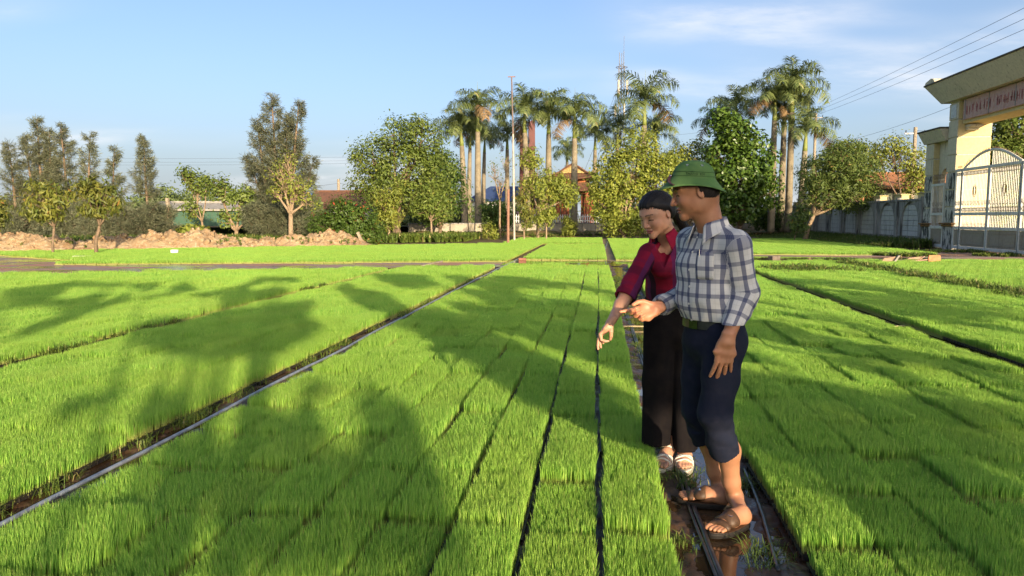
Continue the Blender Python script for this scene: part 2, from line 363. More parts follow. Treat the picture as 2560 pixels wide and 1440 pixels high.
# ---- the many further trays: one object, instanced on points
def rice_stuff(pts, src):
    P = np.array([(q[3], q[4], .004) for q in pts], np.float32); me = pymesh('rice_seedlings', P, np.zeros((0, 3), int), None)
    rs = np.random.RandomState(8); n = len(P); d = np.hypot(P[:, 0], P[:, 1])
    pick = np.where(d < 15.5, rs.randint(0, 4, n), 4 + rs.randint(0, 3, n))
    a = me.attributes.new('pick', 'INT', 'POINT'); a.data.foreach_set('value', pick.astype(np.int32))
    vattr(me, 'rot', np.stack([np.zeros(n), np.zeros(n), np.radians(rs.normal(0, .6, n)) + np.pi * rs.randint(0, 2, n)], 1), 'FLOAT_VECTOR')
    vattr(me, 'scl', np.stack([np.full(n, 1.03), np.full(n, 1.01), rs.uniform(.85, 1.15, n) * (1 + .10 * noise2(P[:, 0] * .5, P[:, 1] * .5, 9))], 1), 'FLOAT_VECTOR')
    o = tag(link('rice_seedlings', me), 'bright green rice seedlings in trays, farther rows of the beds', 'rice seedlings', None, 'stuff')
    g = bpy.data.node_groups.new('scatter', 'GeometryNodeTree'); g.interface.new_socket('Geometry', in_out='INPUT', socket_type='NodeSocketGeometry')
    g.interface.new_socket('Geometry', in_out='OUTPUT', socket_type='NodeSocketGeometry')
    N, L = g.nodes, g.links; gi = N.new('NodeGroupInput'); go = N.new('NodeGroupOutput'); jn = N.new('GeometryNodeJoinGeometry')
    def named(nm, ty): n = N.new('GeometryNodeInputNamedAttribute'); n.data_type = ty; n.inputs['Name'].default_value = nm; return n.outputs['Attribute']
    for k, ob in enumerate(src):
        ip = N.new('GeometryNodeInstanceOnPoints'); oi = N.new('GeometryNodeObjectInfo'); oi.inputs['Object'].default_value = ob
        cp = N.new('FunctionNodeCompare'); cp.data_type = 'INT'; cp.operation = 'EQUAL'; L.new(named('pick', 'INT'), cp.inputs[2]); cp.inputs[3].default_value = k
        L.new(gi.outputs[0], ip.inputs['Points']); L.new(cp.outputs[0], ip.inputs['Selection']); L.new(oi.outputs['Geometry'], ip.inputs['Instance'])
        L.new(named('rot', 'FLOAT_VECTOR'), ip.inputs['Rotation']); L.new(named('scl', 'FLOAT_VECTOR'), ip.inputs['Scale']); L.new(ip.outputs[0], jn.inputs[0])
    L.new(jn.outputs[0], go.inputs[0]); o.modifiers.new('scatter', 'NODES').node_group = g; return o
def withtray(rm, nm):
    bm = bmesh.new(); bm.from_mesh(rm); me = bpy.data.meshes.new(nm); bm.to_mesh(me); bm.free()
    b2 = MB(); b2.box((0, 0, .014), (TW, TL, .028)); 
    bm = bmesh.new(); bm.from_mesh(me); k = len(bm.faces); t2 = b2.mesh('x', M_TRAY); bm.from_mesh(t2); bm.faces.ensure_lookup_table()
    for f in bm.faces[k:]: f.material_index = 1
    bm.to_mesh(me); bm.free(); me.materials.clear(); me.materials.append(M_RICE); me.materials.append(M_TRAY); return bpy.data.objects.new(nm, me)
SRC = [withtray(m, 'rice_source') for m in RICE1 + RICE2]
rice_stuff(rest, SRC)
# ================================================================ walls, gate, pavilion, masts
def grime(name, c, dark=(.05, .045, .035), amt=.7, sx=(3.5, 3.5, .45), rough=.85, lo=.52, hi=.72, top=None):
    """painted or bare masonry with rain streaks and mould blotches"""
    t = NT(name); st = t.noise(1.6, 6, .65, t.mapv(t.pos(), sx)); bl = t.noise(1.1, 6, .6, t.pos()); fn = t.noise(9, 5, .6, t.pos())
    f = t.math('MULTIPLY', t.ramp(st, lo, hi), amt); f2 = t.math('MULTIPLY', t.ramp(bl, .52, .75), amt * .6)
    col = t.mix(t.ramp(fn, .35, .7), c, tuple(x * .86 for x in c)); col = t.mix(f2, col, tuple(.5 * (x + y) for x, y in zip(c, dark))); col = t.mix(f, col, dark)
    t.bump(fn, .3, .01); return t.base(col, rough, .2)
M_CONC = grime('old_concrete', (.30, .29, .27), (.045, .045, .042), .85, lo=.46, hi=.66)
M_PLANK = grime('pale_concrete', (.50, .50, .48), (.12, .12, .115), .7, lo=.50, hi=.70)
M_CONC2 = grime('grey_render', (.36, .32, .25), (.08, .07, .055), .7)
M_YEL = grime('yellow_paint', (.58, .47, .24), (.16, .12, .06), .35, lo=.58, hi=.8)
M_CREAM = grime('cream_paint_and_shade', (.56, .51, .38), (.06, .055, .045), .6, (7, 7, .5), lo=.55, hi=.70)  # also carries the yellow pier paint's shade tone on the field side
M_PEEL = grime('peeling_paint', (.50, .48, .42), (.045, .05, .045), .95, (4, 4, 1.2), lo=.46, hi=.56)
M_BRICK = grime('brick_base', (.24, .105, .07), (.09, .06, .045), .6)
M_GATE = grime('gate_paint', (.62, .62, .56), (.24, .20, .14), .45)
M_GPANEL = grime('gate_panel', (.33, .29, .22), (.16, .13, .09), .5)
M_IRON = simple('ornament_iron', (.20, .13, .07), (.12, .08, .045), 20, .6, 0)
M_SIGN = grime('faded_red_sign', (.50, .33, .29), (.36, .12, .10), .7, (3, 3, 1.5))
M_REDP = simple('red_paint_flakes', (.38, .12, .10), (.46, .22, .19), 30, .7, 0)
M_TILE = simple('roof_tile', (.16, .075, .045), (.085, .05, .035), 5, .8, .3, .02)
M_OTILE = simple('orange_tile', (.42, .17, .07), (.22, .12, .07), 3, .8, .3, .02)
M_WOOD = simple('red_lacquer_wood', (.30, .085, .035), (.20, .06, .03), 6, .6, .1)
M_REDM = simple('dark_red_stone', (.105, .022, .020), (.08, .02, .018), 3, .55, .1)
M_BLUER = simple('blue_roof', (.035, .06, .15), (.03, .05, .11), 3, .6, .1)
M_WALLW = grime('pale_wall', (.55, .54, .50), (.3, .28, .24), .4)
M_FENCE = simple('fence_paint', (.48, .50, .50), (.38, .40, .41), 9, .6, .1)
M_STEEL = simple('galvanised', (.24, .24, .25), (.18, .17, .17), 9, .5, 0, metal=.3)
M_RUST = simple('rusty_steel', (.26, .14, .095), (.20, .10, .07), 12, .8, .2)
M_POST = simple('concrete_post', (.33, .27, .20), (.20, .16, .11), 8, .85, .3, .01)
M_WIRE = simple('cable', (.05, .05, .055), None, 9, .6, 0)
def stru(o): return tag(o, kind='structure')
# ---- low retaining wall along the back, raised yard behind it, weedy bank before it
WA, WB = np.array([-14.5, 55.6]), np.array([16.2, 67.2]); wd = nrm(WB - WA); wn_ = np.array([wd[1], -wd[0]]); wang = math.atan2(wd[1], wd[0]); WL = np.linalg.norm(WB - WA)
root = empty('retaining_wall', (WA[0], WA[1], 0), wang); tag(root, 'low weathered grey concrete wall in front of the palms and pavilion', 'wall')
nsec = 7
for k in range(nsec):
    L = WL / nsec; m = MB(); m.box((L * (k + .5), 0, .46), (L - .05, .24, .98), 0, .02); m.build('wall_section', M_CONC2, root)
    m = MB(); m.box((L * (k + .5), 0, .985), (L - .02, .34, .08), 0, .015); m.build('coping', M_CONC, root)
V, F = grid(-60, 60, 0, 90, 41, 31, lambda x, y: .80 + .1 * noise2(x * .1, y * .1, 4))
P = np.array(V); Q = np.stack([WA[0] + (P[:, 0] + WL / 2) * wd[0] - (P[:, 1] + .15) * wn_[0], WA[1] + (P[:, 0] + WL / 2) * wd[1] - (P[:, 1] + .15) * wn_[1], P[:, 2]], 1)
stru(link('yard', pymesh('yard', Q, F, M_SOIL)))
t = NT('dry_bank'); n1 = t.noise(.8, 6, .65, t.pos()); c = t.mix(t.ramp(n1, .4, .6), (.30, .19, .09), (.12, .13, .04)); t.bump(t.noise(6, 6, .7, t.pos()), .9, .08); M_BANK = t.base(c, .95, .1)
V, F = grid(0, 1, 0, 1, 120, 12, lambda x, y: 0 * x); u, v = V[:, 0] * WL, V[:, 1]
z = .06 + .38 * np.sin(v * np.pi * .5) ** 1.3 + .16 * noise2(u * .8, v * 2, 7) * v
Q = np.stack([WA[0] + u * wd[0] + (1 - v) * 5.5 * wn_[0] + .14 * wn_[0], WA[1] + u * wd[1] + (1 - v) * 5.5 * wn_[1] + .14 * wn_[1], z - .08], 1)
stru(link('bank', pymesh('bank', Q, F, M_BANK, True)))
# ---- dirt mound at the left
t = NT('clay'); n1 = t.noise(1.3, 7, .7, t.pos()); n2 = t.noise(6, 6, .7, t.pos())
c = t.mix(t.ramp(n1, .38, .62), (.38, .27, .155), (.30, .19, .10)); c = t.mix(t.ramp(n2, .48, .66), c, (.44, .35, .23)); t.bump(n2, 1., .12); M_CLAY = t.base(c, .95, .1)
MA, MBp = np.array([-33., 25.2]), np.array([-11.6, 37.2]); md = nrm(MBp - MA); mn = np.array([md[1], -md[0]]); ML = np.linalg.norm(MBp - MA)
V, F = grid(0, 1, 0, 1, 420, 60, lambda x, y: 0 * x); u, v = V[:, 0] * ML, V[:, 1]
prof = np.sin(np.pi * np.clip(v, 0, 1)) ** .75; env = np.clip(np.minimum(u / 2.0, (ML - u) / 1.6), 0, 1) ** .6
hgt = .60 + .24 * noise2(u * .28, v * .6, 21, 3) + .12 * np.sin(u * .9)
ridge = np.abs(noise2(u * 1.6, v * 5, 22, 4)); lump = noise2(u * 4.5, v * 13, 24, 3)
z = prof * env * np.maximum(hgt + .42 * (ridge - .2) + .20 * lump, .1)
Q = np.stack([MA[0] + u * md[0] + (.5 - v) * 3.0 * mn[0], MA[1] + u * md[1] + (.5 - v) * 3.0 * mn[1], z - .05], 1)
stru(link('dirt_mound', pymesh('dirt_mound', Q, F, M_CLAY)))
rs = np.random.RandomState(3); rv, rf = [], []
cube = np.array([(x, y, z) for x in (-1, 1) for y in (-1, 1) for z in (-1, 1)], float); cf = np.array([(0, 1, 3, 2), (4, 6, 7, 5), (0, 4, 5, 1), (2, 3, 7, 6), (0, 2, 6, 4), (1, 5, 7, 3)])
for k in range(700):
    i = rs.randint(len(Q)); s = .02 + .09 * rs.rand() ** 4; q = cube * (1 + .5 * (rs.rand(8, 3) - .5)) * s * rs.uniform(.6, 1.3, 3); A_ = rs.normal(size=(3, 3)); A_ = np.linalg.qr(A_)[0]
    rv.append(q @ A_ + Q[i] + [0, 0, s * .2]); rf.append(cf + 8 * k)
tag(link('clods', pymesh('clods', np.concatenate(rv), np.concatenate(rf), M_CLAY)), 'broken clay clods strewn over the dirt mound', 'clods', None, 'stuff')
# ---- prefabricated concrete boundary wall at the right, arched bays
XW = 16.12
def arch_bay(y0, y1, z0, z1, w, spring, x0, x1):
    """slab with an arched recess; the arch half-width w, springing height"""
    m = MB(); yc = (y0 + y1) / 2; n = 14; arc = [(yc + w * math.cos(a), spring + w * 1.05 * math.sin(a)) for a in np.linspace(0, math.pi, n)]
    quads = [[(y0, z0), (yc - w, z0), (yc - w, spring), (y0, spring)], [(yc + w, z0), (y1, z0), (y1, spring), (yc + w, spring)], [(y0, spring), (yc - w, spring), (yc - w, spring + .001), (y0, z1)], [(yc + w, spring), (y1, spring), (y1, z1), (yc + w, spring + .001)]]
    top = [(y1 + (y0 - y1) * k / (n - 1), z1) for k in range(n)]
    for k in range(n - 1): quads.append([arc[k], top[k], top[k + 1], arc[k + 1]])
    for q in quads: m.prism(q, x0, x1, 0)
    return m
root = empty('boundary_wall', (XW, 54.4, 0)); tag(root, 'mould-streaked grey concrete wall with arched bays beside the gate', 'wall')
invw = Matrix.Translation((-XW, -54.4, 0))
def pw(o, par=root, iv=invw): o.matrix_parent_inverse = iv; return o
for k in range(9):
    y0 = 39.3 + k * 3.08; y1 = y0 + 3.08; a, b = y0 + .11, y1 - .11
    pw(arch_bay(a, b, .48, 2.30, 1.08, 1.15, XW - .04, XW + .06).build('arched_panel', M_CONC, root))
    m = MB(); m.box((XW + .125, (a + b) / 2, 1.30), (.05, b - a, 1.96)); pw(m.build('backing', M_CONC, root))
    for j in range(6):
        m = MB(); m.box((XW + .075, (a + b) / 2, .62 + j * .27), (.04, 2.25, .255), 0, .012); pw(m.build('plank', M_PLANK, root))
    m = MB(); m.box((XW + .02, (a + b) / 2, 2.36), (.22, b - a, .11), 0, .015); pw(m.build('coping', M_CONC, root))
    m = MB(); m.box((XW + .03, (a + b) / 2, .40), (.20, b - a, .09), 0, .015); pw(m.build('ledge', M_CONC, root))
    m = MB(); m.box((XW + .05, (a + b) / 2, .17), (.16, b - a, .36)); pw(m.build('brick_footing', M_BRICK, root))
    m = MB(); m.box((XW, y0, 1.25), (.24, .20, 2.52), 0, .02); pw(m.build('post', M_CONC, root))
    m = MB(); m.box((XW + .36, y0 + .62, 2.50), (.40, 1.0, .36), 0, .03); m.box((XW + .36, y0 + .62, 2.70), (.50, 1.1, .05), 0, .01); pw(m.build('pier_cap', M_YEL, root))
# ---- main gate: piers, flared roof, sign, iron leaves
def pier(root, iv, x, y, wx, wy, h, z1, nm='pier'):
    z = .0; zs = [z1] + list(np.arange(z1 + .75, h, .78)) + [h]
    m = MB(); m.box((x + wx / 2, y + wy / 2, z1 / 2 - .06), (wx + .06, wy + .06, z1 - .1), 0, .02); o = m.build('plinth', M_PEEL, root); o.matrix_parent_inverse = iv
    m = MB(); m.box((x + wx / 2, y + wy / 2, z1), (wx + .34, wy + .34, .07), 0, .02); m.box((x + wx / 2, y + wy / 2, z1 - .09), (wx + .2, wy + .2, .09), 0, .02); o = m.build('moulding', simple('ochre_moulding', (.26, .14, .05), (.15, .09, .04), 6, .8), root); o.matrix_parent_inverse = iv
    for i in range(len(zs) - 1):
        a, b = zs[i] + .035, zs[i + 1]
        m = MB(); m.box((x + wx / 2, y + wy / 2, (a + b) / 2), (wx, wy, b - a - .025), 0, .012); o = m.build('block_course', M_YEL, root); o.matrix_parent_inverse = iv
        # overlay on the field side: same paint, shade tone and grime in its colour
        m = MB(); m.box((x - .012, y + wy / 2, (a + b) / 2), (.02, wy - .02, b - a - .03)); o = m.build('shade_overlay', M_PEEL if i < 3 else M_CREAM, root); o.matrix_parent_inverse = iv
    m = MB(); m.box((x + wx / 2, y + wy / 2, h / 2 + .3), (wx - .04, wy - .04, h - .7)); o = m.build('core', M_CREAM, root); o.matrix_parent_inverse = iv
def roof(root, iv, xa, xb, y0, y1, z0, z1, fl, mat, endfl=.5):
    """flared fascia box: narrow below, wide above, hollow look with a dark tile edge"""
    m = MB(); lo = [(xa, y0), (xb, y0), (xb, y1), (xa, y1)]; hi = [(xa - fl, y0 - endfl), (xb + fl, y0 - endfl), (xb + fl, y1 + endfl), (xa - fl, y1 + endfl)]
    V = [(*p, z0) for p in lo] + [(*p, z1) for p in hi]; m.add(V, [(0, 1, 2, 3), (7, 6, 5, 4), (0, 4, 5, 1), (1, 5, 6, 2), (2, 6, 7, 3), (3, 7, 4, 0)]); o = m.build('fascia', mat, root); o.matrix_parent_inverse = iv
    m = MB(); m.box(((xa + xb) / 2, (y0 + y1) / 2, z1 + .04), (xb - xa + 2 * fl + .08, y1 - y0 + 2 * endfl + .08, .08), 0, .02); o = m.build('roof_edge', simple('sooty_edge', (.13, .11, .085), (.05, .045, .04), 6, .9), root); o.matrix_parent_inverse = iv
gy = 35.83; GX = 16.0
root = empty('gateway', (GX, 33, 0)); tag(root, 'tall cream and yellow gateway with flared roof and faded red sign', 'gateway'); ivg = Matrix.Translation((-GX, -33, 0))
pier(root, ivg, GX, gy, 1.42, .88, 6.75, 1.18)
m = MB(); V = []
roof(root, ivg, GX - .25, GX + 1.7, 24.0, gy + 1.25, 6.70, 7.55, .55, M_CREAM, .55)
m = MB(); m.prism([(gy + .75, 7.63), (gy + 1.85, 7.63), (gy + 1.75, 7.75), (gy + 1.2, 7.86), (gy + .95, 7.80), (gy + .8, 7.65)], GX - .78, GX + 2.2, 0); o = m.build('upturned_end', M_CREAM, root); o.matrix_parent_inverse = ivg
m = MB(); m.box((GX + .72, (gy + 24) / 2, 6.18), (1.1, gy - 24.02, 1.10)); o = m.build('lintel', M_YEL, root); o.matrix_parent_inverse = ivg
sg = MB(); sg.box((GX + .10, 29.9, 6.22), (.08, 11.4, .90), 0, .02); sgn = sg.build('sign_board', M_SIGN, root); sgn.matrix_parent_inverse = ivg
for k in range(6): m = MB(); m.box((GX + .052, 35.4 - k * 2.0, 6.22), (.012, .05, .86)); m.build('joint', M_CONC, sgn)
rs = np.random.RandomState(11); m = MB(); y = 35.3
while y > 24:
    w_ = rs.uniform(.10, .22)
    if rs.rand() < .85:
        for q in range(3): m.box((GX + .055, y - rs.rand() * w_, 6.18 + rs.uniform(-.06, .06)), (.006, rs.uniform(.03, .06), rs.uniform(.18, .42)))
        m.box((GX + .055, y - w_ / 2, 6.22 + rs.uniform(-.16, .18)), (.006, w_, .045))
    y -= w_ + rs.uniform(.04, .16)
o = m.build('flaked_lettering', M_REDP, sgn); o['kind'] = 'stuff'
m = MB(); m.box((GX + .55, gy - .25, 5.52), (.55, .5, .14), 0, .03); m.box((GX + .55, gy - .12, 5.40), (.5, .24, .12), 0, .03); o = m.build('corbel', M_CREAM, root); o.matrix_parent_inverse = ivg
m = MB(); m.box((GX - .03, gy + .44, 6.25), (.03, .50, .60), 0, .01); o = m.build('plaque', simple('pale_plaque', (.55, .58, .60), None, 9, .5), root); o.matrix_parent_inverse = ivg
# side gate with its own small pier
root2 = empty('side_gateway', (GX, 38.2, 0)); tag(root2, 'small arched side gateway left of the tall gate pier', 'gateway'); iv2 = Matrix.Translation((-GX, -38.2, 0))
pier(root2, iv2, GX + .05, 38.25, .52, .85, 5.05, 1.15)
roof(root2, iv2, GX - .05, GX + .7, 36.85, 39.2, 5.02, 5.56, .30, M_CREAM, .02)
o = arch_bay(36.76, 38.23, 1.2, 5.04, .55, 3.2, GX + .30, GX + .52).build('arch_wall', M_CREAM, root2); o.matrix_parent_inverse = iv2
def gate_leaf(name, y0, y1, label, arch=None, n=18, top=3.56, parts_extra=True):
    """y0 far edge, y1 near edge"""
    r_ = empty(name, (GX + .02, (y0 + y1) / 2, 0)); tag(r_, label, 'gate', 'iron gate leaves'); iv = Matrix.Translation((-GX - .02, -(y0 + y1) / 2, 0)); x = GX + .02
    def put(m, nm, mat, sm=False, par=None): o = m.build(nm, mat, par or r_, smooth=sm); o.matrix_parent_inverse = iv if par is None else Matrix.Identity(4); return o
    for y in (y0, y1): m = MB(); m.box((x, y, top / 2 + .05), (.09, .10, top), 0, .01); put(m, 'stile', M_GATE)
    for z, h in ((.13, .14), (1.00, .13), (1.62, .13), (top, .12)): m = MB(); m.box((x, (y0 + y1) / 2, z), (.08, abs(y0 - y1) - .10, h), 0, .01); put(m, 'rail', M_GATE)
    m = MB(); m.box((x + .01, (y0 + y1) / 2, .565), (.025, abs(y0 - y1) - .12, .72)); pn = put(m, 'panel', M_GPANEL)
    m = MB(); w_ = abs(y0 - y1) - .42; yc = (y0 + y1) / 2
    if w_ > .2:
        for dz in (-.25, .25): m.box((x - .015, yc, .565 + dz), (.02, w_, .035))
        for dy in (-w_ / 2, w_ / 2): m.box((x - .015, yc + dy, .565), (.02, .035, .46))
        put(m, 'moulding', M_GPANEL, par=pn)
    zt = lambda y: top
    if arch:
        (ya, za), (yb, zb) = arch; f = lambda y: za + (zb - za) * math.sin(min(1, max(0, (y - ya) / (yb - ya))) * math.pi / 2)
        m = MB(); m.tube([(x, y, f(y)) for y in np.linspace(ya, yb, 14)], .055, 6); put(m, 'arch_rail', M_GATE); zt = f
    bars = MB()
    for k in range(n):
        y = y0 + (y1 - y0) * (k + 1) / (n + 1); m = MB(); hi = zt(y) if arch else top
        sp = .22 if arch is None or abs(hi - top) < .25 else .12
        m.box((x, y, (1.06 + hi) / 2), (.022, .022, hi - 1.06)); b = put(m, 'bar', M_GATE)
        m = MB(); m.tube([(x, y, hi), (x, y, hi + sp * .5), (x, y, hi + sp * .62), (x, y, hi + sp)], [.008, .008, .020, .002], 5); m.build('spearhead', M_IRON, b)
    m = MB()
    for k in range(n):
        y = y0 + (y1 - y0) * (k + .5) / (n + 1) + (y1 - y0) / (n + 1) * .5; r = abs(y1 - y0) / (n + 1) * .48
        for zc in (1.80, 3.38): m.tube([(x, y + r * math.cos(t_) * .9, zc + r * 1.7 * math.sin(t_)) for t_ in np.linspace(0, 6.283, 9)], .010, 4, False)
        if k % 2 == 0:
            for s in (-1, 1): m.tube([(x, y + s * r * (.2 + .9 * math.sin(t_)), 2.00 + .09 * (1 - math.cos(t_ * 1.3))) for t_ in np.linspace(0, 2.6, 7)], .010, 4, False)
    o = put(m, 'scrollwork', M_IRON); o['kind'] = 'stuff'
    if n > 10:
        m = MB()
        for sc_ in (1, .7): m.tube([(x - .02, yc + .13 * sc_ * math.cos(t_), 2.6 + .26 * sc_ * math.sin(t_)) for t_ in np.linspace(0, 6.283, 17)], .011, 4, False)
        put(m, 'oval_emblem', M_IRON)
    return r_
gate_leaf('iron_gate', gy - .06, 35.22, 'narrow fixed panel of the iron gate beside the yellow pier', None, 5)
gate_leaf('iron_gate', 35.19, 32.92, 'left leaf of the pale iron gate with rising arched top', ((35.19, 3.56), (32.92, 4.24)), 18)
gate_leaf('iron_gate', 32.86, 30.52, 'middle leaf of the pale iron gate, arch falling to the right', ((30.52, 3.60), (32.86, 4.24)), 18)
gate_leaf('iron_gate', 30.48, 28.1, 'right leaf of the pale iron gate, cut by the photo edge', None, 18)
gate_leaf('side_gate', 38.15, 36.85, 'small iron side gate under the side arch', None, 8, 3.0)
# low yellow planter wall seen through the bars, pale court behind
m = MB(); m.box((24, 36, .75), (6, .4, 1.5), 0, .05); m.box((24, 36, 1.55), (6.3, .6, .12), 0, .03); tag(m.build('planter_wall', M_YEL), 'low yellow wall seen through the gate bars', 'wall')
# ---- pavilion with a two-tier tiled roof
pc = at(1437, 555, 66.5); px_, py_ = pc[0], pc[1]
root = empty('pavilion', (px_, py_, .8), R(-8)); tag(root, 'small red pavilion with two-tier tiled roof behind the palms', 'pavilion')
def hip(m, w0, d0, z0, w1, d1, z1, lift=.18, n=8):
    """hipped roof skirt whose corners curve up"""
    R0, R1 = [], []
    for sgn, ax in ((-1, 1), (1, 0), (1, 1), (-1, 0)):
        for k in range(n):
            s = -1 + 2 * k / n; e = abs(s) ** 4 * lift
            if ax == 1: p = (s * -sgn, sgn)
            else: p = (sgn, s * sgn)
            R0.append((p[0] * w0, p[1] * d0, z0 + e)); R1.append((p[0] * w1, p[1] * d1, z1))
    N = len(R0); mid = [((a[0] * .45 + b[0] * .55), (a[1] * .45 + b[1] * .55), a[2] * .62 + b[2] * .38 - .02) for a, b in zip(R0, R1)]
    V = [(x, y, z - .09) for x, y, z in R0] + R0 + mid + R1; F = []
    for r in range(3): F += [(r * N + k, r * N + (k + 1) % N, (r + 1) * N + (k + 1) % N, (r + 1) * N + k) for k in range(N)]
    F += [tuple(range(N)), tuple(range(3 * N, 4 * N))]; m.add(V, F)
for (x, y) in [(sx * 1.30, sy * 1.30) for sx in (-1, 1) for sy in (-1, 1)] + [(-.62, -1.3), (.62, -1.3)][:0] + [(sx * .8, sy * .8) for sx in (-1, 1) for sy in (-1, 1)]:
    m = MB(); rr = .22 if abs(x) > 1 else .14; m.tube([(x, y, 0), (x, y, .12), (x, y, .14), (x, y, 3.05)], [rr * 1.25, rr * 1.2, rr, rr * .95], 10); m.build('column', M_WOOD, root)
m = MB(); m.box((0, 0, -.02), (3.9, 3.9, .2), 0, .03); m.build('platform', M_CONC2, root)
for y in (-1.3, 1.3): m = MB(); m.box((0, y, 2.85), (2.9, .16, .28)); m.build('beam', M_WOOD, root); m = MB(); m.box((y, 0, 2.85), (.16, 2.4, .28)); m.build('beam', M_WOOD, root)
m = MB(); hip(m, 2.25, 2.25, 3.0, 1.25, 1.25, 3.70); lowr = m.build('lower_roof', M_TILE, root)
m = MB(); m.box((0, 0, 3.88), (2.2, 2.2, .5)); m.build('lantern_wall', simple('orange_brick', (.45, .17, .07), (.35, .12, .05), 6, .8), root)
m = MB(); hip(m, 2.0, 2.0, 4.05, 1.15, 1.0, 4.55, .28); up_ = m.build('upper_roof', M_TILE, root)
m = MB(); m.prism([(-1.15, 4.5), (1.15, 4.5), (.55, 4.95), (0, 5.25), (-.55, 4.95)], -1.25, 1.25, 1); m.build('gable', simple('gable_ochre', (.46, .33, .13), (.22, .14, .06), 5, .8, .3, .02), root)
for s in (-1, 1):
    m = MB(); m.tube([(s * .0, -1.33, 5.30), (s * .55, -1.33, 5.02), (s * 1.2, -1.33, 4.58), (s * 1.9, -1.6, 4.33), (s * 2.12, -2.1, 4.45)], [.09, .09, .09, .08, .05], 6); m.build('roof_ridge', M_TILE, root)
    m = MB(); m.tube([(s * 2.05 + .2 * s * math.cos(t_), -2.0, 4.62 + .22 * math.sin(t_)) for t_ in np.linspace(-1.2, 3.6, 12)], [.07, .07, .07, .07, .06, .06, .06, .05, .05, .04, .04, .03], 6); m.build('dragon_finial', simple('finial_gold', (.45, .30, .10), None, 6, .7, 0), root)
# ---- picket fence on the yard edge
fa, fb_ = at(1288, 545, 61.8), at(1516, 545, 64.5); fd = fb_ - fa; fl = np.hypot(fd[0], fd[1]); root = empty('picket_fence', (fa[0], fa[1], 1.02), math.atan2(fd[1], fd[0])); tag(root, 'pale grey picket fence on the low wall before the pavilion', 'fence')
n = 40
mpk = MB(); mpk.prism([(-.045, 0), (.045, 0), (.045, .62), (0, .72), (-.045, .62)], -.015, .015, 1); pk = mpk.mesh('picket', M_FENCE)
for k in range(n): link('picket', pk, root, (fl * (k + .5) / n, 0, 0))
for z in (.16, .50): m = MB(); m.box((fl / 2, .035, z), (fl, .035, .06)); m.build('rail', M_FENCE, root)
# ---- red monument, lotus, blue-roofed house
mc = at(1318, 545, 74); root = empty('monument', (mc[0], mc[1], .8), R(10)); tag(root, 'tall dark red monument slab behind the palm crowns', 'monument')
for s, h in ((-.42, 9.6), (.42, 10.3)):
    m = MB(); m.prism([(s - .38, 0), (s + .38, 0), (s + .30, h), (s - .30, h - .3)], -.35, .35, 1); m.build('slab', M_REDM, root)
m = MB(); m.box((0, 0, .35), (2.6, 2.0, .7), 0, .05); m.build('plinth', M_CONC2, root)
lc = at(1322, 545, 70); root = empty('lotus_sculpture', (lc[0], lc[1], .8)); tag(root, 'pink lotus sculpture at the foot of the red monument', 'sculpture')
M_PINK = simple('pink_petal', (.42, .24, .32), (.30, .16, .25), 4, .6, .1)
for ring, n, r, h, tl in ((0, 9, .95, 1.0, .55), (1, 7, .55, 1.25, .25)):
    for k in range(n):
        a = 2 * math.pi * (k + .5 * ring) / n; V = []
        for i in range(7):
            s = i / 6; w_ = .36 * math.sin(math.pi * min(1, s * .92 + .08)) ** .8 * (1 if ring == 0 else .85); rr = r * (.35 + .9 * s * tl + .35 * s); z = .3 + h * s - .25 * tl * s * s
            for q in (-1, 0, 1): V.append((math.cos(a) * (rr + .10 * abs(q)) - math.sin(a) * w_ * q, math.sin(a) * (rr + .10 * abs(q)) + math.cos(a) * w_ * q, z))
        o = link('petal', pymesh('petal', V, [(i * 3 + j, i * 3 + j + 1, i * 3 + j + 4, i * 3 + j + 3) for i in range(6) for j in range(2)], M_PINK, True), root); q = o.modifiers.new('thick', 'SOLIDIFY'); q.thickness = .06
m = MB(); m.lathe([(.0, .0), (.9, .0), (.75, .2), (.4, .45), (0, .5)], 16); m.build('base', M_CONC2, root)
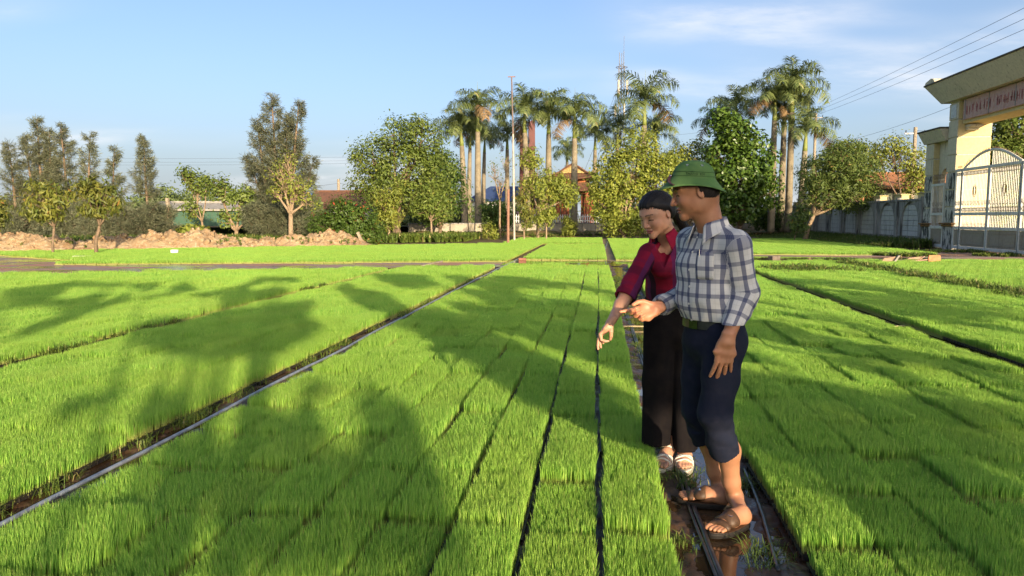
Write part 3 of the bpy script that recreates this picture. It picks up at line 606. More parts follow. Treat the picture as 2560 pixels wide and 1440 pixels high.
def house(name, label, c, rz, w, d, h, rh, wall, roofm, over=.4, zb=0., hipr=False, door=True, win=2):
    r_ = empty(name, (c[0], c[1], zb), rz); tag(r_, label, 'house')
    m = MB()
    for x0, x1, y0, y1 in ((-w / 2, w / 2, -d / 2, -d / 2 + .2), (-w / 2, w / 2, d / 2 - .2, d / 2), (-w / 2, -w / 2 + .2, -d / 2 + .2, d / 2 - .2), (w / 2 - .2, w / 2, -d / 2 + .2, d / 2 - .2)): m.box(((x0 + x1) / 2, (y0 + y1) / 2, h / 2), (x1 - x0, y1 - y0, h))
    m.build('wall', wall, r_)
    m = MB(); W_, D_ = w / 2 + over, d / 2 + over
    if hipr: V = [(-W_, -D_, h), (W_, -D_, h), (W_, D_, h), (-W_, D_, h), (-w / 2 + d / 2, 0, h + rh), (w / 2 - d / 2, 0, h + rh)]; m.add(V, [(0, 1, 5, 4), (1, 2, 5), (2, 3, 4, 5), (3, 0, 4), (3, 2, 1, 0)])
    else: m.prism([(-D_, h - .02), (0, h + rh), (D_, h - .02), (D_, h + .10), (0, h + rh + .13), (-D_, h + .10)], -W_, W_, 0)
    rf = m.build('roof', roofm, r_)
    if not hipr:
        m = MB(); m.tube([(-W_, 0, h + rh + .13), (W_, 0, h + rh + .13)], .12, 6); m.build('ridge', roofm, rf)
        m = MB(); m.prism([(-d / 2, h - .01), (d / 2, h - .01), (0, h + rh - .05)], -w / 2 + .02, w / 2 - .02, 0); m.build('gable_wall', wall, r_)
    for k in range(win):
        x = -w / 2 + w * (k + .7) / (win + .4); m = MB(); m.box((x, -d / 2 - .02, h * .55), (1.0, .06, 1.1), 0, .01); wnw = m.build('window', M_GATE, r_); m = MB(); m.box((x, -d / 2 - .055, h * .55), (.84, .02, .94)); m.build('pane', simple('dark_glass', (.03, .035, .04), None, 3, .15, 0), wnw)
    if door: m = MB(); m.box((w / 2 - .9, -d / 2 - .02, 1.0), (.9, .06, 2.0), 0, .01); m.build('door', M_WOOD, r_)
    return r_
house('house', 'pale house with dark blue hipped roof beyond the palms', at(1262, 545, 92), R(4), 8.5, 5, 2.6, 1.9, M_WALLW, M_BLUER, .5, .8, True)
house('house', 'low shed with green walls and grey sheet roof at left', at(515, 545, 58), R(12), 6.8, 4, 2.0, .55, simple('green_sheet', (.035, .10, .065), (.05, .09, .06), 5, .6), simple('grey_sheet', (.26, .24, .20), (.34, .32, .29), 3, .6), .3, 0, False, False, 0)
hs_ = house('house', 'house with old red tiled roof above the flowering hedge', at(868, 545, 66), R(6), 5.2, 5, 2.2, 1.5, M_WALLW, M_TILE, .4)
m = MB(); m.prism([(-2.9, 2.1), (0, 3.6), (0, 3.75), (-2.9, 2.25)], -4.6, -3.05, 0); m.build('blue_sheet', simple('blue_sheet', (.04, .12, .34), (.03, .09, .26), 3, .5), hs_)
house('house', 'long house with orange tiled eave behind the concrete wall', at(2262, 545, 62), R(-14), 12, 6, 3.6, 1.2, simple('dark_wall', (.16, .17, .14), (.10, .11, .09), 3, .9), M_OTILE, 1.1, 0, False)  # wall below the orange eave in a dark grey-green
# ---- masts, poles and wires
c = at(1549, 545, 115); root = empty('telecom_mast', (c[0], c[1], 0)); tag(root, 'slim lattice telecom mast with antenna panels above the palms', 'mast')
HM = 26.2; ww = .42
for sx, sy in ((-1, -1), (1, -1), (0, 1)): m = MB(); m.tube([(sx * ww, sy * ww, 0), (sx * ww, sy * ww, HM - 2.2)], .07, 5); m.build('mast_leg', M_STEEL, root)
m = MB(); L3 = [np.array([-ww, -ww, 0]), np.array([ww, -ww, 0]), np.array([0, ww, 0])]
for k in range(30):
    z = 8 + k * .55
    for i in range(3): m.tube([L3[i] + [0, 0, z], L3[(i + 1) % 3] + [0, 0, z + .55]], .035, 4)
m.build('lattice', M_STEEL, root)
for x, dz in ((-.35, 0), (0, -.1), (.3, .15)): m = MB(); m.tube([(x, 0, HM - 2.4), (x, 0, HM - .1 + dz)], .05, 5); m.build('whip_antenna', M_STEEL, root)
m = MB(); m.tube([(.3, 0, HM), (.3, 0, HM + 2.3)], .025, 4); m.build('lightning_rod', M_STEEL, root)
m = MB(); m.tube([(.85 * math.cos(t_), .85 * math.sin(t_), HM - 2.3) for t_ in np.linspace(0, 6.283, 13)], .05, 4, False); m.build('ring_platform', M_STEEL, root)
M_PAN = simple('antenna_panel', (.48, .44, .37), (.40, .36, .30), 5, .5, 0)
for i, (a, z) in enumerate([(0, 0), (2.1, 0), (4.2, 0), (1, -3.4), (3.1, -3.4), (5.2, -3.4)]): m = MB(); m.box((.85 * math.cos(a), .85 * math.sin(a), HM - 5.3 + z), (.32, .22, 2.1 - .2 * (i > 2)), a, .03); m.build('antenna_panel', M_PAN, root)
for a in (2.4, 3.4): m = MB(); m.tube([(0, 0, HM - 4), (9 * math.cos(a), 9 * math.sin(a), 0)], .02, 4); m.build('guy_wire', M_WIRE, root)
b = gnd(1286, 605); tp = at(1279, 192, b[1]); root = empty('flagpole', (b[0], b[1], 0)); tag(root, 'tall thin flagpole, white below and rusty above, with crossbar', 'flagpole')
dx = tp[0] - b[0]; zt = tp[2]; zm = at(1285, 335, b[1])[2]
m = MB(); m.tube([(0, 0, -.05), (dx * .25, 0, zm * .5), (dx * .5, 0, zm)], [.065, .06, .055], 8); m.build('lower_tube', simple('white_pole', (.40, .36, .31), (.30, .26, .21), 3, .6, 0), root)
m = MB(); m.tube([(dx * .5, 0, zm), (dx, 0, zt)], [.05, .038], 8); m.build('upper_tube', simple('pole_rust', (.17, .12, .10), (.13, .10, .09), 9, .8), root)
m = MB(); m.tube([(dx - .22, 0, zt), (dx + .22, 0, zt)], .03, 6); m.build('crossbar', M_RUST, root)
b = gnd(1270, 612); m = MB(); m.tube([(0, 0, -.05), (.02, 0, 2.95)], [.075, .07], 8); o = m.build('rusty_post', M_RUST, None, (b[0], b[1], 0)); tag(o, 'short brown steel post standing beside the flagpole', 'post')
b = gnd(434, 604); m = MB(); m.prism([(-.10, -.05), (.10, -.05), (-.22, 2.62), (-.38, 2.62)], -.09, .09, 1); o = m.build('leaning_post', M_POST, None, (b[0], b[1], 0)); tag(o, 'leaning square concrete post behind the dirt mound', 'post')
b = at(912, 600, 36.5); m = MB(); m.prism([(-.05, -.15), (.08, -.15), (-.30, .72), (-.42, .66)], -.06, .06, 1); o = m.build('broken_stake', M_POST, None, (b[0], b[1], 0.02)); tag(o, 'short leaning stake at the right end of the dirt mound', 'post')
def upole(px, py, Y, label, arm=True, r=.13):
    tp = at(px, py, Y); r_ = empty('utility_pole', (tp[0], tp[1], 0)); tag(r_, label, 'pole', 'utility poles'); m = MB(); m.tube([(0, 0, 0), (0, 0, tp[2])], [r * 1.3, r], 8); m.build('shaft', M_POST, r_)
    if arm:
        m = MB(); m.box((0, 0, tp[2] - .45), (1.5, .09, .09)); am = m.build('crossarm', M_STEEL, r_)
        for x in (-.65, 0, .65): m = MB(); m.lathe([(.02, 0), (.06, .05), (.03, .1), (.06, .15), (.0, .2)], 8, (x, 0, tp[2] - .40)); m.build('insulator', M_WIRE, am)
    return tp
pa_ = upole(846, 448, 70, 'concrete utility pole above the red tiled roof', False)
pb_ = upole(2289, 318, 58, 'utility pole rising behind the wall left of the gate')
pd_ = upole(2040, 283, 80, 'utility pole half hidden behind the right palm cluster')
def wire(p, q, sag, label, r=.012):
    p, q = np.asarray(p), np.asarray(q); T = np.linspace(0, 1, 18); m = MB(); m.tube([p + (q - p) * t_ - np.array([0, 0, sag * 4 * t_ * (1 - t_)]) for t_ in T], r, 4)
    o = m.build('power_line', M_WIRE); tag(o, label, 'cable', 'overhead cables')
wire(at(2045, 268, 80), at(2620, -10, 30), .1, 'highest of the three cables rising to the top right', .010)
wire(at(2045, 276, 80), at(2640, 10, 30), .12, 'middle of the three cables rising to the top right', .010)
wire(at(2045, 286, 80), at(2660, 30, 30), .14, 'lowest of the three cables rising to the top right', .010)
wire(at(2060, 362, 75), at(2400, 258, 45), .3, 'cable running behind the gate roof from the palms', .010)
wire(at(2289, 330, 58), at(2040, 420, 90), .2, 'cable sloping down left from the pole behind the wall', .010)
wire(at(2289, 326, 58), at(2600, 318, 50), .2, 'cable running right behind the gate pier', .010)
wire(at(846, 458, 70), at(560, 475, 75), .3, 'cable left of the pole over the red roof', .010)
wire(at(846, 458, 70), at(1120, 472, 75), .3, 'cable right of the pole over the red roof', .010)
for k, y in enumerate((389, 398, 405)): wire(at(-60, y + 4, 120), at(1150, y - 2, 110), .4, ['topmost', 'middle', 'lowest'][k] + ' of three faint cables crossing behind the left trees', .012)
wire(at(1380, 352, 110), at(1800, 325, 105), .4, 'faint cable crossing behind the middle palms', .012)
# ================================================================ trees and plants
M_BARK = simple('bark', (.20, .14, .09), (.11, .08, .055), 8, .9, .6, .02)
M_BARKP = simple('pale_bark', (.30, .22, .14), (.20, .14, .09), 8, .9, .5, .02)
M_BARKR = simple('red_bark', (.26, .12, .06), (.16, .09, .05), 8, .9, .5, .02)
L_DARK = leafmat('leaf_dark', (0.041, 0.088, 0.016), (0.101, 0.169, 0.027), (0.230, 0.230, 0.041))
L_MID = leafmat('leaf_mid', (0.085, 0.135, 0.026), (0.20, 0.25, 0.045), (0.270, 0.270, 0.054))
L_YEL = leafmat('leaf_yellow', (0.125, 0.170, 0.028), (0.29, 0.31, 0.05), (0.365, 0.297, 0.068))
L_MANGO = leafmat('leaf_mango', (0.074, 0.115, 0.022), (0.230, 0.223, 0.038), (0.405, 0.230, 0.068))
L_GLOSS = leafmat('leaf_gloss', (0.041, 0.095, 0.016), (0.135, 0.209, 0.030), None, .25, .35)
L_ORNG = leafmat('leaf_dry_mix', (0.074, 0.128, 0.030), (0.169, 0.209, 0.043), (0.459, 0.203, 0.081))
L_CAS = leafmat('needle', (0.13, 0.150, 0.085), (0.23, 0.245, 0.14), (0.30, 0.28, 0.18), .4)
L_FAR = leafmat('leaf_far', (0.115, 0.169, 0.054), (0.196, 0.243, 0.081), None)
L_FROND = leafmat('frond_leaf', (.10, .145, .045), (.21, .245, .085), (.34, .27, .14), .3, .4)
M_PTRUNK = simple('palm_trunk', (.23, .195, .135), (.15, .125, .085), 2.5, .85, .5, .03)
M_SHAFT = simple('crownshaft', (.16, .21, .045), (.20, .20, .05), 3, .5, .1)
def rotframes(rs, n):
    q = rs.normal(size=(n, 4)); q /= np.linalg.norm(q, axis=1)[:, None]; w, x, y, z = q.T
    return np.stack([np.stack([1 - 2 * (y * y + z * z), 2 * (x * y + w * z), 2 * (x * z - w * y)], 1), np.stack([2 * (x * y - w * z), 1 - 2 * (x * x + z * z), 2 * (y * z + w * x)], 1)], 1)
def leaf_mesh(name, C, size, mat, rs, aspect=.45, droop=0., dirs=None, rnd=None, nor=None):
    """one pointed leaf (two triangles folded on the midrib) per centre C"""
    n = len(C); Fm = rotframes(rs, n); d, s = Fm[:, 0], Fm[:, 1]
    if dirs is not None: d = dirs
    if droop: d = d + np.array([0, 0, -droop]); d /= np.linalg.norm(d, axis=1)[:, None]
    s = s - d * np.sum(s * d, 1)[:, None]; s /= np.linalg.norm(s, axis=1)[:, None] + 1e-9
    if nor is not None: d = d - nor * (np.sum(d * nor, 1) * .8)[:, None]; d /= np.linalg.norm(d, axis=1)[:, None] + 1e-9; s = np.cross(nor, d); s /= np.linalg.norm(s, axis=1)[:, None] + 1e-9
    L = (size * rs.uniform(.65, 1.3, n))[:, None]; up = np.cross(d, s)
    V = np.stack([C - d * L * .5, C + s * L * aspect * .5 + up * L * .06, C + d * L * .5, C - s * L * aspect * .5 + up * L * .06], 1).reshape(-1, 3)
    k = np.arange(n)[:, None] * 4; F = np.concatenate([k + [0, 1, 2], k + [0, 2, 3]], 0)
    me = pymesh(name, V, F, mat); vattr(me, 'rnd', np.repeat(rnd if rnd is not None else rs.rand(n), 4)); return me
def in_lobes(rs, lobes, n, shell=.55):
    w = np.array([l[3] * l[4] * l[5] for l in lobes]) ** .8; pick = rs.choice(len(lobes), n, p=w / w.sum())
    v = rs.normal(size=(n, 3)); v /= np.linalg.norm(v, axis=1)[:, None]; r = (shell + (1 - shell) * rs.rand(n)) ** (1 / 1.5)
    Lb = np.array(lobes); return Lb[pick, :3] + v * r[:, None] * Lb[pick, 3:6], pick
def tree(name, label, base, lobes, leaf=L_MID, bark=M_BARK, clumps=260, per=22, cr=.28, size=.17, trunk_r=.12, seed=1, aspect=.45, droop=.15, group='trees behind the field', fork=.35, lean=(0, 0), shell=.55, limbs=None, cat='tree', twigs=70, multi=1):
    """lobes: (x, y, z, rx, ry, rz) relative to the base; limbs reach each lobe, twigs reach the leaf clumps"""
    rs = np.random.RandomState(seed); root = empty(name, base); tag(root, label, cat, group)
    C, pick = in_lobes(rs, lobes, clumps, shell)
    m = MB(); Lb = np.array(lobes, float); zc = Lb[:, 2].min(); f0 = np.array([lean[0], lean[1], max(.25, (Lb[:, 2] - Lb[:, 5]).min() * fork + .2)])
    H = f0[2]
    for q in range(multi):
        o = np.array([.18 * math.cos(q * 2.2), .18 * math.sin(q * 2.2), 0]) * (multi > 1)
        m.tube([o + [0, 0, -.15], o + f0 * [.3, .3, .45] + rs.normal(0, .03, 3), f0], [trunk_r * 1.35, trunk_r * 1.05, trunk_r * .9], 8)
    jo = []
    for i, l in enumerate(lobes):
        c = np.array(l[:3]); mid = f0 + (c - f0) * .5 + rs.normal(0, .12, 3) * [1, 1, .5] * np.linalg.norm(c - f0) * .35; jo.append((mid, c))
        m.tube([f0, f0 + (mid - f0) * .5 + rs.normal(0, .03, 3), mid, c], [trunk_r * .75, trunk_r * .6, trunk_r * .45, trunk_r * .25], 6)
    for k in rs.choice(clumps, min(twigs, clumps), replace=False):
        mid, c = jo[pick[k]]; s = mid + (c - mid) * rs.rand(); e = C[k]; h = (s + e) / 2 + rs.normal(0, .06, 3) * np.linalg.norm(e - s)
        m.tube([s, h, e], [trunk_r * .22, trunk_r * .15, trunk_r * .06], 4, False)
    me = m.mesh('trunk', bark, True); link('trunk', me, root)
    per = int(per * 1.3); tone = rs.rand(clumps); jit = rs.normal(0, 1, (clumps * per, 3)); P = np.repeat(C, per, 0) + jit * cr * np.array([1, 1, .75])
    ctr = Lb[:, :3].mean(0); nor = jit * .6 + np.array([0, 0, .7]) + rs.normal(0, .45, P.shape) + .5 * (P - ctr) / (np.linalg.norm(P - ctr, axis=1)[:, None] + 1e-6); nor /= np.linalg.norm(nor, axis=1)[:, None]
    rnd = np.clip(np.repeat(tone, per) * .6 + rs.rand(clumps * per) * .42, 0, 1)
    link('crown', leaf_mesh('crown', P, size * 1.25, leaf, rs, aspect * 1.1, droop, None, rnd, nor), root); return root
def casuarina(label, base, stems, seed, name='casuarina_tree', dens=1., group='casuarina trees at the left', low=.12, sd=.55):
    """stems: (dx, height, radius of the lower branches); wispy up-swept branches hung with drooping needles"""
    rs = np.random.RandomState(seed); root = empty(name, base); tag(root, label, 'tree', group); m = MB(); A, D = [], []
    for dx, h, r in stems:
        top = np.array([dx, rs.normal(0, .2), h]); b0 = np.array([dx * .25, 0, 0]); bend = rs.normal(0, .12, 3)
        f = lambda t_: b0 + (top - b0) * t_ + bend * math.sin(t_ * 3.1)
        m.tube([f(t_) for t_ in np.linspace(0, 1, 9)], [.13 * (1 - t_) ** .8 * h / 7 + .012 for t_ in np.linspace(0, 1, 9)], 6)
        nb = int(h * 10 * dens)
        for k in range(nb):
            t_ = low + (1 - low) * (k + rs.rand()) / nb; a = rs.rand() * 6.283; ln = r * (1.06 - t_) ** .8 * rs.uniform(.3, 1.35) + .10; s = f(t_)
            e = s + np.array([math.cos(a) * ln, math.sin(a) * ln, ln * rs.uniform(.2, .9)]); md_ = (s + e) / 2 - np.array([0, 0, .12 * ln])
            m.tube([s, md_, e], [.022, .015, .006], 3, False)
            q = int(64 * (.4 + ln)); tt = .25 + .75 * rs.rand(q) ** .8; pt = np.where(tt[:, None] < .5, s + (md_ - s) * tt[:, None] * 2, md_ + (e - md_) * (tt[:, None] * 2 - 1))
            dv = nrm(e - s) * .8 + rs.normal(0, .55, (q, 3)) + np.array([0, 0, -sd]) * rs.rand(q)[:, None]; dv /= np.linalg.norm(dv, axis=1)[:, None]; L = .32
            A.append(pt + dv * L * .35 + rs.normal(0, .09, (q, 3))); D.append(dv)
    link('trunk', m.mesh('trunk', M_BARK, True), root); A = np.concatenate(A); D = np.concatenate(D)
    link('crown', leaf_mesh('crown', A, .36, L_CAS, rs, .055, 0, D), root); return root
def rel(base, px, py, rw, rh, Y=None, rd=None):
    """lobe from the photo: centre pixel, half width and half height in pixels, at the tree's own distance"""
    Y = base[1] if Y is None else Y; c = at(px, py, Y); s = Y / FPX * 1.0; return (c[0] - base[0], c[1] - base[1], c[2] - base[2], rw * s, (rd or rw) * s, rh * s)
def T(name, label, px, Y, lob, zb=0., **kw):
    b = at(px, 545, Y); base = (b[0], Y, zb); lobes = [rel(base, x, y, w, h, Y + dy) for x, y, w, h, dy in [(l + (0,))[:5] for l in lob]]
    return tree(name, label, base, lobes, **kw)
# --- left: young mango trees standing in the field corner
T('mango_tree', 'young mango tree with yellowish leaves in the field corner, nearer the left edge', 127, 26.6, [(95, 480, 42, 34), (150, 490, 38, 32), (120, 530, 50, 28), (75, 525, 22, 22)], leaf=L_MANGO, clumps=85, per=13, cr=.13, size=.19, trunk_r=.045, seed=4, aspect=.28, droop=1.1, bark=M_BARK, lean=(.12, 0), group='young mango trees', fork=.7, shell=.2)
T('mango_tree', 'young mango tree with forked trunk in the field corner, right of its twin', 236, 26.8, [(215, 470, 36, 32), (260, 480, 40, 34), (240, 525, 48, 30), (225, 455, 22, 18), (285, 510, 22, 25)], leaf=L_MANGO, clumps=85, per=13, cr=.13, size=.19, trunk_r=.06, seed=5, aspect=.28, droop=1.1, bark=M_BARK, lean=(.2, 0), group='young mango trees', fork=.7, shell=.2)
T('mango_tree', 'mango foliage at the left edge of the photo', -30, 30, [(-25, 520, 38, 32), (-8, 545, 30, 24)], leaf=L_MANGO, clumps=80, per=14, cr=.15, size=.18, trunk_r=.05, seed=6, aspect=.28, droop=.8, group='young mango trees')
# --- casuarinas
for i, (px, ty, rad, Y, lab) in enumerate([(40, 362, 1.0, 46, 'leftmost dark casuarina by the photo edge'), (110, 298, 1.5, 47, 'tallest casuarina of the left group'), (165, 315, 1.3, 46, 'second tallest casuarina of the left group'), (240, 338, 1.15, 45, 'slender casuarina behind the forked mango tree'),
                                      (294, 372, 1.05, 46, 'short casuarina between the forked mango and the gap'), (377, 345, 1.1, 47, 'lone casuarina with a thin bare lower trunk')]):
    b = at(px, 545, Y); h = at(px, ty, Y)[2]; casuarina(lab, (b[0], Y, 0), [(0, h, rad)] + ([(-.9, h * .86, rad * .7), (.8, h * .9, rad * .7)] if i == 1 else []), 30 + i, low=.10 if i < 5 else .42, dens=1.25 if i < 3 else 1.)
b = at(700, 545, 47); casuarina('large multi-stemmed casuarina behind the bare tree', (b[0], 47, 0), [(-.3, at(690, 242, 47)[2], 2.0), (1.5, at(755, 256, 47)[2], 1.6), (-1.2, at(655, 300, 47)[2], 1.8), (.6, at(725, 290, 47)[2], 1.9), (2.4, at(790, 400, 47)[2], 1.2), (-2.2, at(610, 395, 47)[2], 1.2)], 41, dens=1.05)
for i, (px, h, r, Y, st) in enumerate([(345, 2.3, 1.5, 40, 4), (440 - 45, 1.9, 1.2, 41, 3), (150, 2.2, 1.6, 40, 4), (30, 2.0, 1.6, 39, 4), (670, 2.3, 1.5, 42, 4), (770, 2.0, 1.3, 42, 3), (250, 1.8, 1.3, 40, 3)]):
    b = at(px, 545, Y); rs = np.random.RandomState(60 + i)
    casuarina('low spreading casuarina bush ' + ['right of the forked mango tree', 'at the foot of the leaning post', 'behind the left mango tree', 'at the left edge behind the mound', 'under the large casuarina, left side', 'under the large casuarina, right side', 'between the mango trees behind the mound'][i], (b[0], Y, 0), [((k - (st - 1) / 2) * r * .55, h * rs.uniform(.75, 1.1), r * .8) for k in range(st)], 60 + i, 'casuarina_bush', 1.5, 'low casuarina bushes', .02, .9)
# --- left middle
T('bare_tree', 'half bare pale-barked tree in front of the large casuarina', 727, 40, [(705, 440, 40, 42), (745, 470, 40, 38), (690, 480, 30, 26), (720, 405, 34, 26), (770, 500, 24, 24)], leaf=L_YEL, bark=M_BARKP, clumps=170, per=6, cr=.22, size=.15, trunk_r=.13, seed=8, fork=.75, shell=.1, twigs=170)
T('fruit_tree', 'airy tree left of the crooked one, above the shed roof', 505, 44, [(470, 440, 32, 24), (495, 470, 34, 28), (480, 525, 28, 30), (515, 455, 22, 22)], leaf=L_MID, bark=M_BARKP, clumps=130, per=12, cr=.20, size=.17, trunk_r=.07, seed=9, fork=.8, shell=.15)
T('fruit_tree', 'crooked tree with forked trunk behind the dirt mound', 590, 43, [(560, 480, 34, 26), (600, 490, 32, 28), (625, 540, 30, 34), (545, 455, 22, 16), (570, 545, 26, 26)], leaf=L_MID, bark=M_BARKP, clumps=170, per=12, cr=.22, size=.18, trunk_r=.12, seed=10, fork=.6, shell=.2)
T('flowering_hedge', 'broad leafy hedge with small red flowers right of the mound', 860, 38, [(810, 560, 40, 36), (850, 535, 44, 44), (895, 555, 48, 52), (930, 580, 36, 34), (880, 590, 70, 26)], leaf=leafmat('leaf_hedge', (.045, .090, .014), (.11, .17, .026), (.42, .06, .035)), clumps=420, per=18, cr=.18, size=.13, trunk_r=.05, seed=11, fork=.1, cat='hedge', droop=.3, shell=.3)
for i, (px, py, w, h, Y) in enumerate([(470, 505, 75, 40, 75), (390, 500, 60, 44, 72), (565, 520, 60, 36, 70), (20, 520, 70, 45, 68), (200, 520, 90, 44, 70), (640, 530, 60, 34, 66), (110, 535, 70, 40, 64), (300, 530, 70, 36, 66), (930, 500, 60, 44, 78), (760, 535, 60, 34, 62), (1010, 520, 70, 44, 64), (1120, 520, 60, 44, 66), (1240, 535, 70, 36, 72), (1380, 525, 60, 30, 88), (1395, 470, 60, 40, 100), (1530, 520, 60, 44, 70), (1850, 500, 90, 60, 82), (2120, 470, 90, 60, 84)]):
    T('background_tree', 'pale green background tree behind ' + ['the shed and fruit trees', 'the lone casuarina', 'the crooked tree', 'the leftmost casuarina', 'the forked mango', 'the large casuarina, left', 'the left mango tree', 'the short casuarina', 'the red tiled house', 'the bare tree', 'the big leafy tree', 'the leftmost palm trunks', 'the blue roofed house', 'the mango by the wall', 'the pavilion roof', 'the yellow-green tree', 'the glossy tree', 'the dry-leaved tree'][i], px, Y, [(px - w * .4, py + 8, w * .6, h * .8), (px + w * .35, py, w * .6, h), (px, py + 20, w, h * .8)], leaf=L_FAR, clumps=150, per=16, cr=.42, size=.30, trunk_r=.12, seed=80 + i, group='background trees', twigs=15)
# --- centre: the big leafy tree and the saplings before the wall
T('leafy_tree', 'big leafy tree with dark green crown left of the palms', 990, 48, [(985, 335, 55, 40), (1055, 350, 60, 48), (930, 395, 55, 45), (1010, 420, 75, 60), (1090, 430, 45, 60), (905, 450, 38, 34), (960, 480, 60, 50), (1060, 490, 60, 45), (1040, 300 + 20, 30, 25)], leaf=L_MID, clumps=620, per=22, cr=.30, size=.17, trunk_r=.20, seed=12, fork=.4, multi=2, shell=.6)
T('leafy_tree', 'dark shaded tree right behind the big leafy tree', 1100, 54, [(1110, 430, 40, 50), (1130, 480, 36, 50), (1080, 520, 50, 40)], leaf=L_DARK, clumps=260, per=18, cr=.32, size=.2, trunk_r=.14, seed=13)
T('mango_tree', 'mango sapling with a dead orange branch left of the low wall', 972, 43, [(965, 500, 34, 30), (985, 540, 30, 30), (955, 555, 28, 26), (990, 475, 24, 26)], leaf=L_YEL, bark=M_BARKP, clumps=130, per=15, cr=.17, size=.20, trunk_r=.08, seed=14, aspect=.28, droop=.9, fork=.9, shell=.2, group='mango saplings along the wall')
T('mango_tree', 'thin pale-stemmed sapling at the left end of the low wall', 1078, 46, [(1060, 520, 36, 32), (1095, 510, 32, 36), (1075, 480, 30, 26), (1115, 530, 28, 28)], leaf=L_MID, bark=M_BARKP, clumps=130, per=13, cr=.2, size=.19, trunk_r=.06, seed=15, aspect=.3, droop=.7, fork=.9, shell=.2, group='mango saplings along the wall')
T('bare_tree', 'leafless reddish sapling between the palms and the flagpole', 1250, 52, [(1235, 420, 24, 28), (1265, 400, 22, 30), (1250, 455, 28, 30)], leaf=L_ORNG, bark=M_BARKP, clumps=90, per=2, cr=.2, size=.12, trunk_r=.07, seed=16, fork=.8, shell=.1, twigs=90, group='mango saplings along the wall')
T('mango_tree', 'leafy mango just right of the flagpole', 1345, 49, [(1330, 460, 34, 28), (1375, 450, 36, 30), (1410, 470, 34, 32), (1360, 490, 44, 26), (1325, 400, 26, 34), (1420, 495, 26, 24)], leaf=L_YEL, bark=M_BARKP, clumps=250, per=15, cr=.2, size=.2, trunk_r=.09, seed=17, aspect=.3, droop=.8, fork=.8, shell=.25, group='mango saplings along the wall')
T('mango_tree', 'narrow drooping sapling against the wall beside the rusty post', 1310, 46.5, [(1305, 500, 18, 34), (1318, 545, 20, 30)], leaf=L_MANGO, bark=M_BARKP, clumps=60, per=14, cr=.15, size=.2, trunk_r=.05, seed=18, aspect=.28, droop=1., fork=.9, shell=.1, group='mango saplings along the wall')
T('mango_tree', 'low sapling with hanging leaves right of the flagpole base', 1366, 47, [(1358, 545, 20, 26), (1378, 540, 16, 26)], leaf=L_YEL, bark=M_BARKP, clumps=56, per=14, cr=.15, size=.2, trunk_r=.05, seed=19, aspect=.28, droop=1., fork=.9, shell=.1, group='mango saplings along the wall')
T('shrub', 'dark round shrub behind the wall left of the flagpole', 1238, 57, [(1235, 530, 34, 30), (1255, 550, 26, 24)], leaf=L_DARK, clumps=110, per=16, cr=.2, size=.18, trunk_r=.05, seed=20, cat='shrub', zb=.8)
T('shrub', 'small leafy shrub growing against the low wall', 1222, 50, [(1222, 575, 16, 20), (1230, 590, 14, 12)], leaf=L_YEL, clumps=40, per=14, cr=.14, size=.2, trunk_r=.03, seed=21, cat='shrub', aspect=.3, droop=.7)
T('shrub', 'bright leafy shrub at the wall below the pavilion', 1420, 55, [(1420, 560, 18, 18), (1424, 575, 20, 12)], leaf=L_YEL, clumps=46, per=14, cr=.16, size=.22, trunk_r=.03, seed=22, cat='shrub', aspect=.3)
T('leafy_tree', 'wide yellow-green tree between the pavilion and the woman', 1560, 52, [(1520, 450, 48, 50), (1580, 430, 60, 55), (1640, 440, 56, 56), (1540, 380, 36, 30), (1600, 360, 44, 40), (1510, 510, 42, 45), (1570, 520, 60, 50), (1640, 520, 50, 50), (1690, 430, 36, 40), (1560, 560, 50, 30)], leaf=L_YEL, bark=M_BARKP, clumps=680, per=20, cr=.30, size=.19, trunk_r=.14, seed=23, fork=.3, shell=.6)
T('leafy_tree', 'tree with fresh yellow leaves behind the helmet', 1720, 60, [(1700, 410, 44, 44), (1750, 400, 40, 44), (1720, 480, 50, 60), (1770, 450, 30, 44)], leaf=L_YEL, clumps=330, per=18, cr=.32, size=.2, trunk_r=.14, seed=24)
T('leafy_tree', 'dark glossy broad-leaved tree right of the helmet', 1850, 57, [(1830, 330, 46, 38), (1880, 390, 50, 56), (1810, 390, 44, 50), (1850, 450, 70, 56), (1800, 300, 34, 26), (1910, 470, 36, 50), (1840, 520, 60, 30)], leaf=L_GLOSS, clumps=480, per=22, cr=.30, size=.24, trunk_r=.17, seed=25, aspect=.6, shell=.6, fork=.5)
T('shrub', 'dark bush at the far corner of the concrete wall', 1925, 62, [(1925, 530, 30, 36), (1905, 550, 24, 24), (1945, 550, 20, 24)], leaf=L_DARK, clumps=130, per=16, cr=.22, size=.2, trunk_r=.05, seed=26, cat='shrub')
T('leafy_tree', 'leaning tree with dry orange leaves in front of the concrete wall', 2013, 48, [(2050, 430, 46, 40), (2110, 430, 56, 56), (2160, 440, 44, 50), (2070, 480, 54, 40), (2140, 490, 56, 36), (2030, 475, 30, 30), (2110, 390, 46, 32)], leaf=L_ORNG, bark=M_BARKP, clumps=520, per=20, cr=.24, size=.20, trunk_r=.13, seed=27, aspect=.25, droop=.7, fork=.75, shell=.55, lean=(.5, 0))
T('mango_tree', 'young sapling with reddish new leaves under the leaning tree', 1990, 46.5, [(1995, 545, 20, 26), (2010, 530, 18, 22), (2000, 565, 18, 16)], leaf=L_ORNG, clumps=60, per=13, cr=.15, size=.2, trunk_r=.04, seed=28, aspect=.28, droop=1.)
T('background_tree', 'airy tree behind the wall left of the gate', 2255, 56, [(2225, 370, 40, 32), (2270, 400, 44, 40), (2290, 450, 34, 40), (2200, 400, 30, 26)], leaf=L_YEL, clumps=200, per=12, cr=.28, size=.18, trunk_r=.10, seed=29, shell=.2, twigs=90, fork=.7)
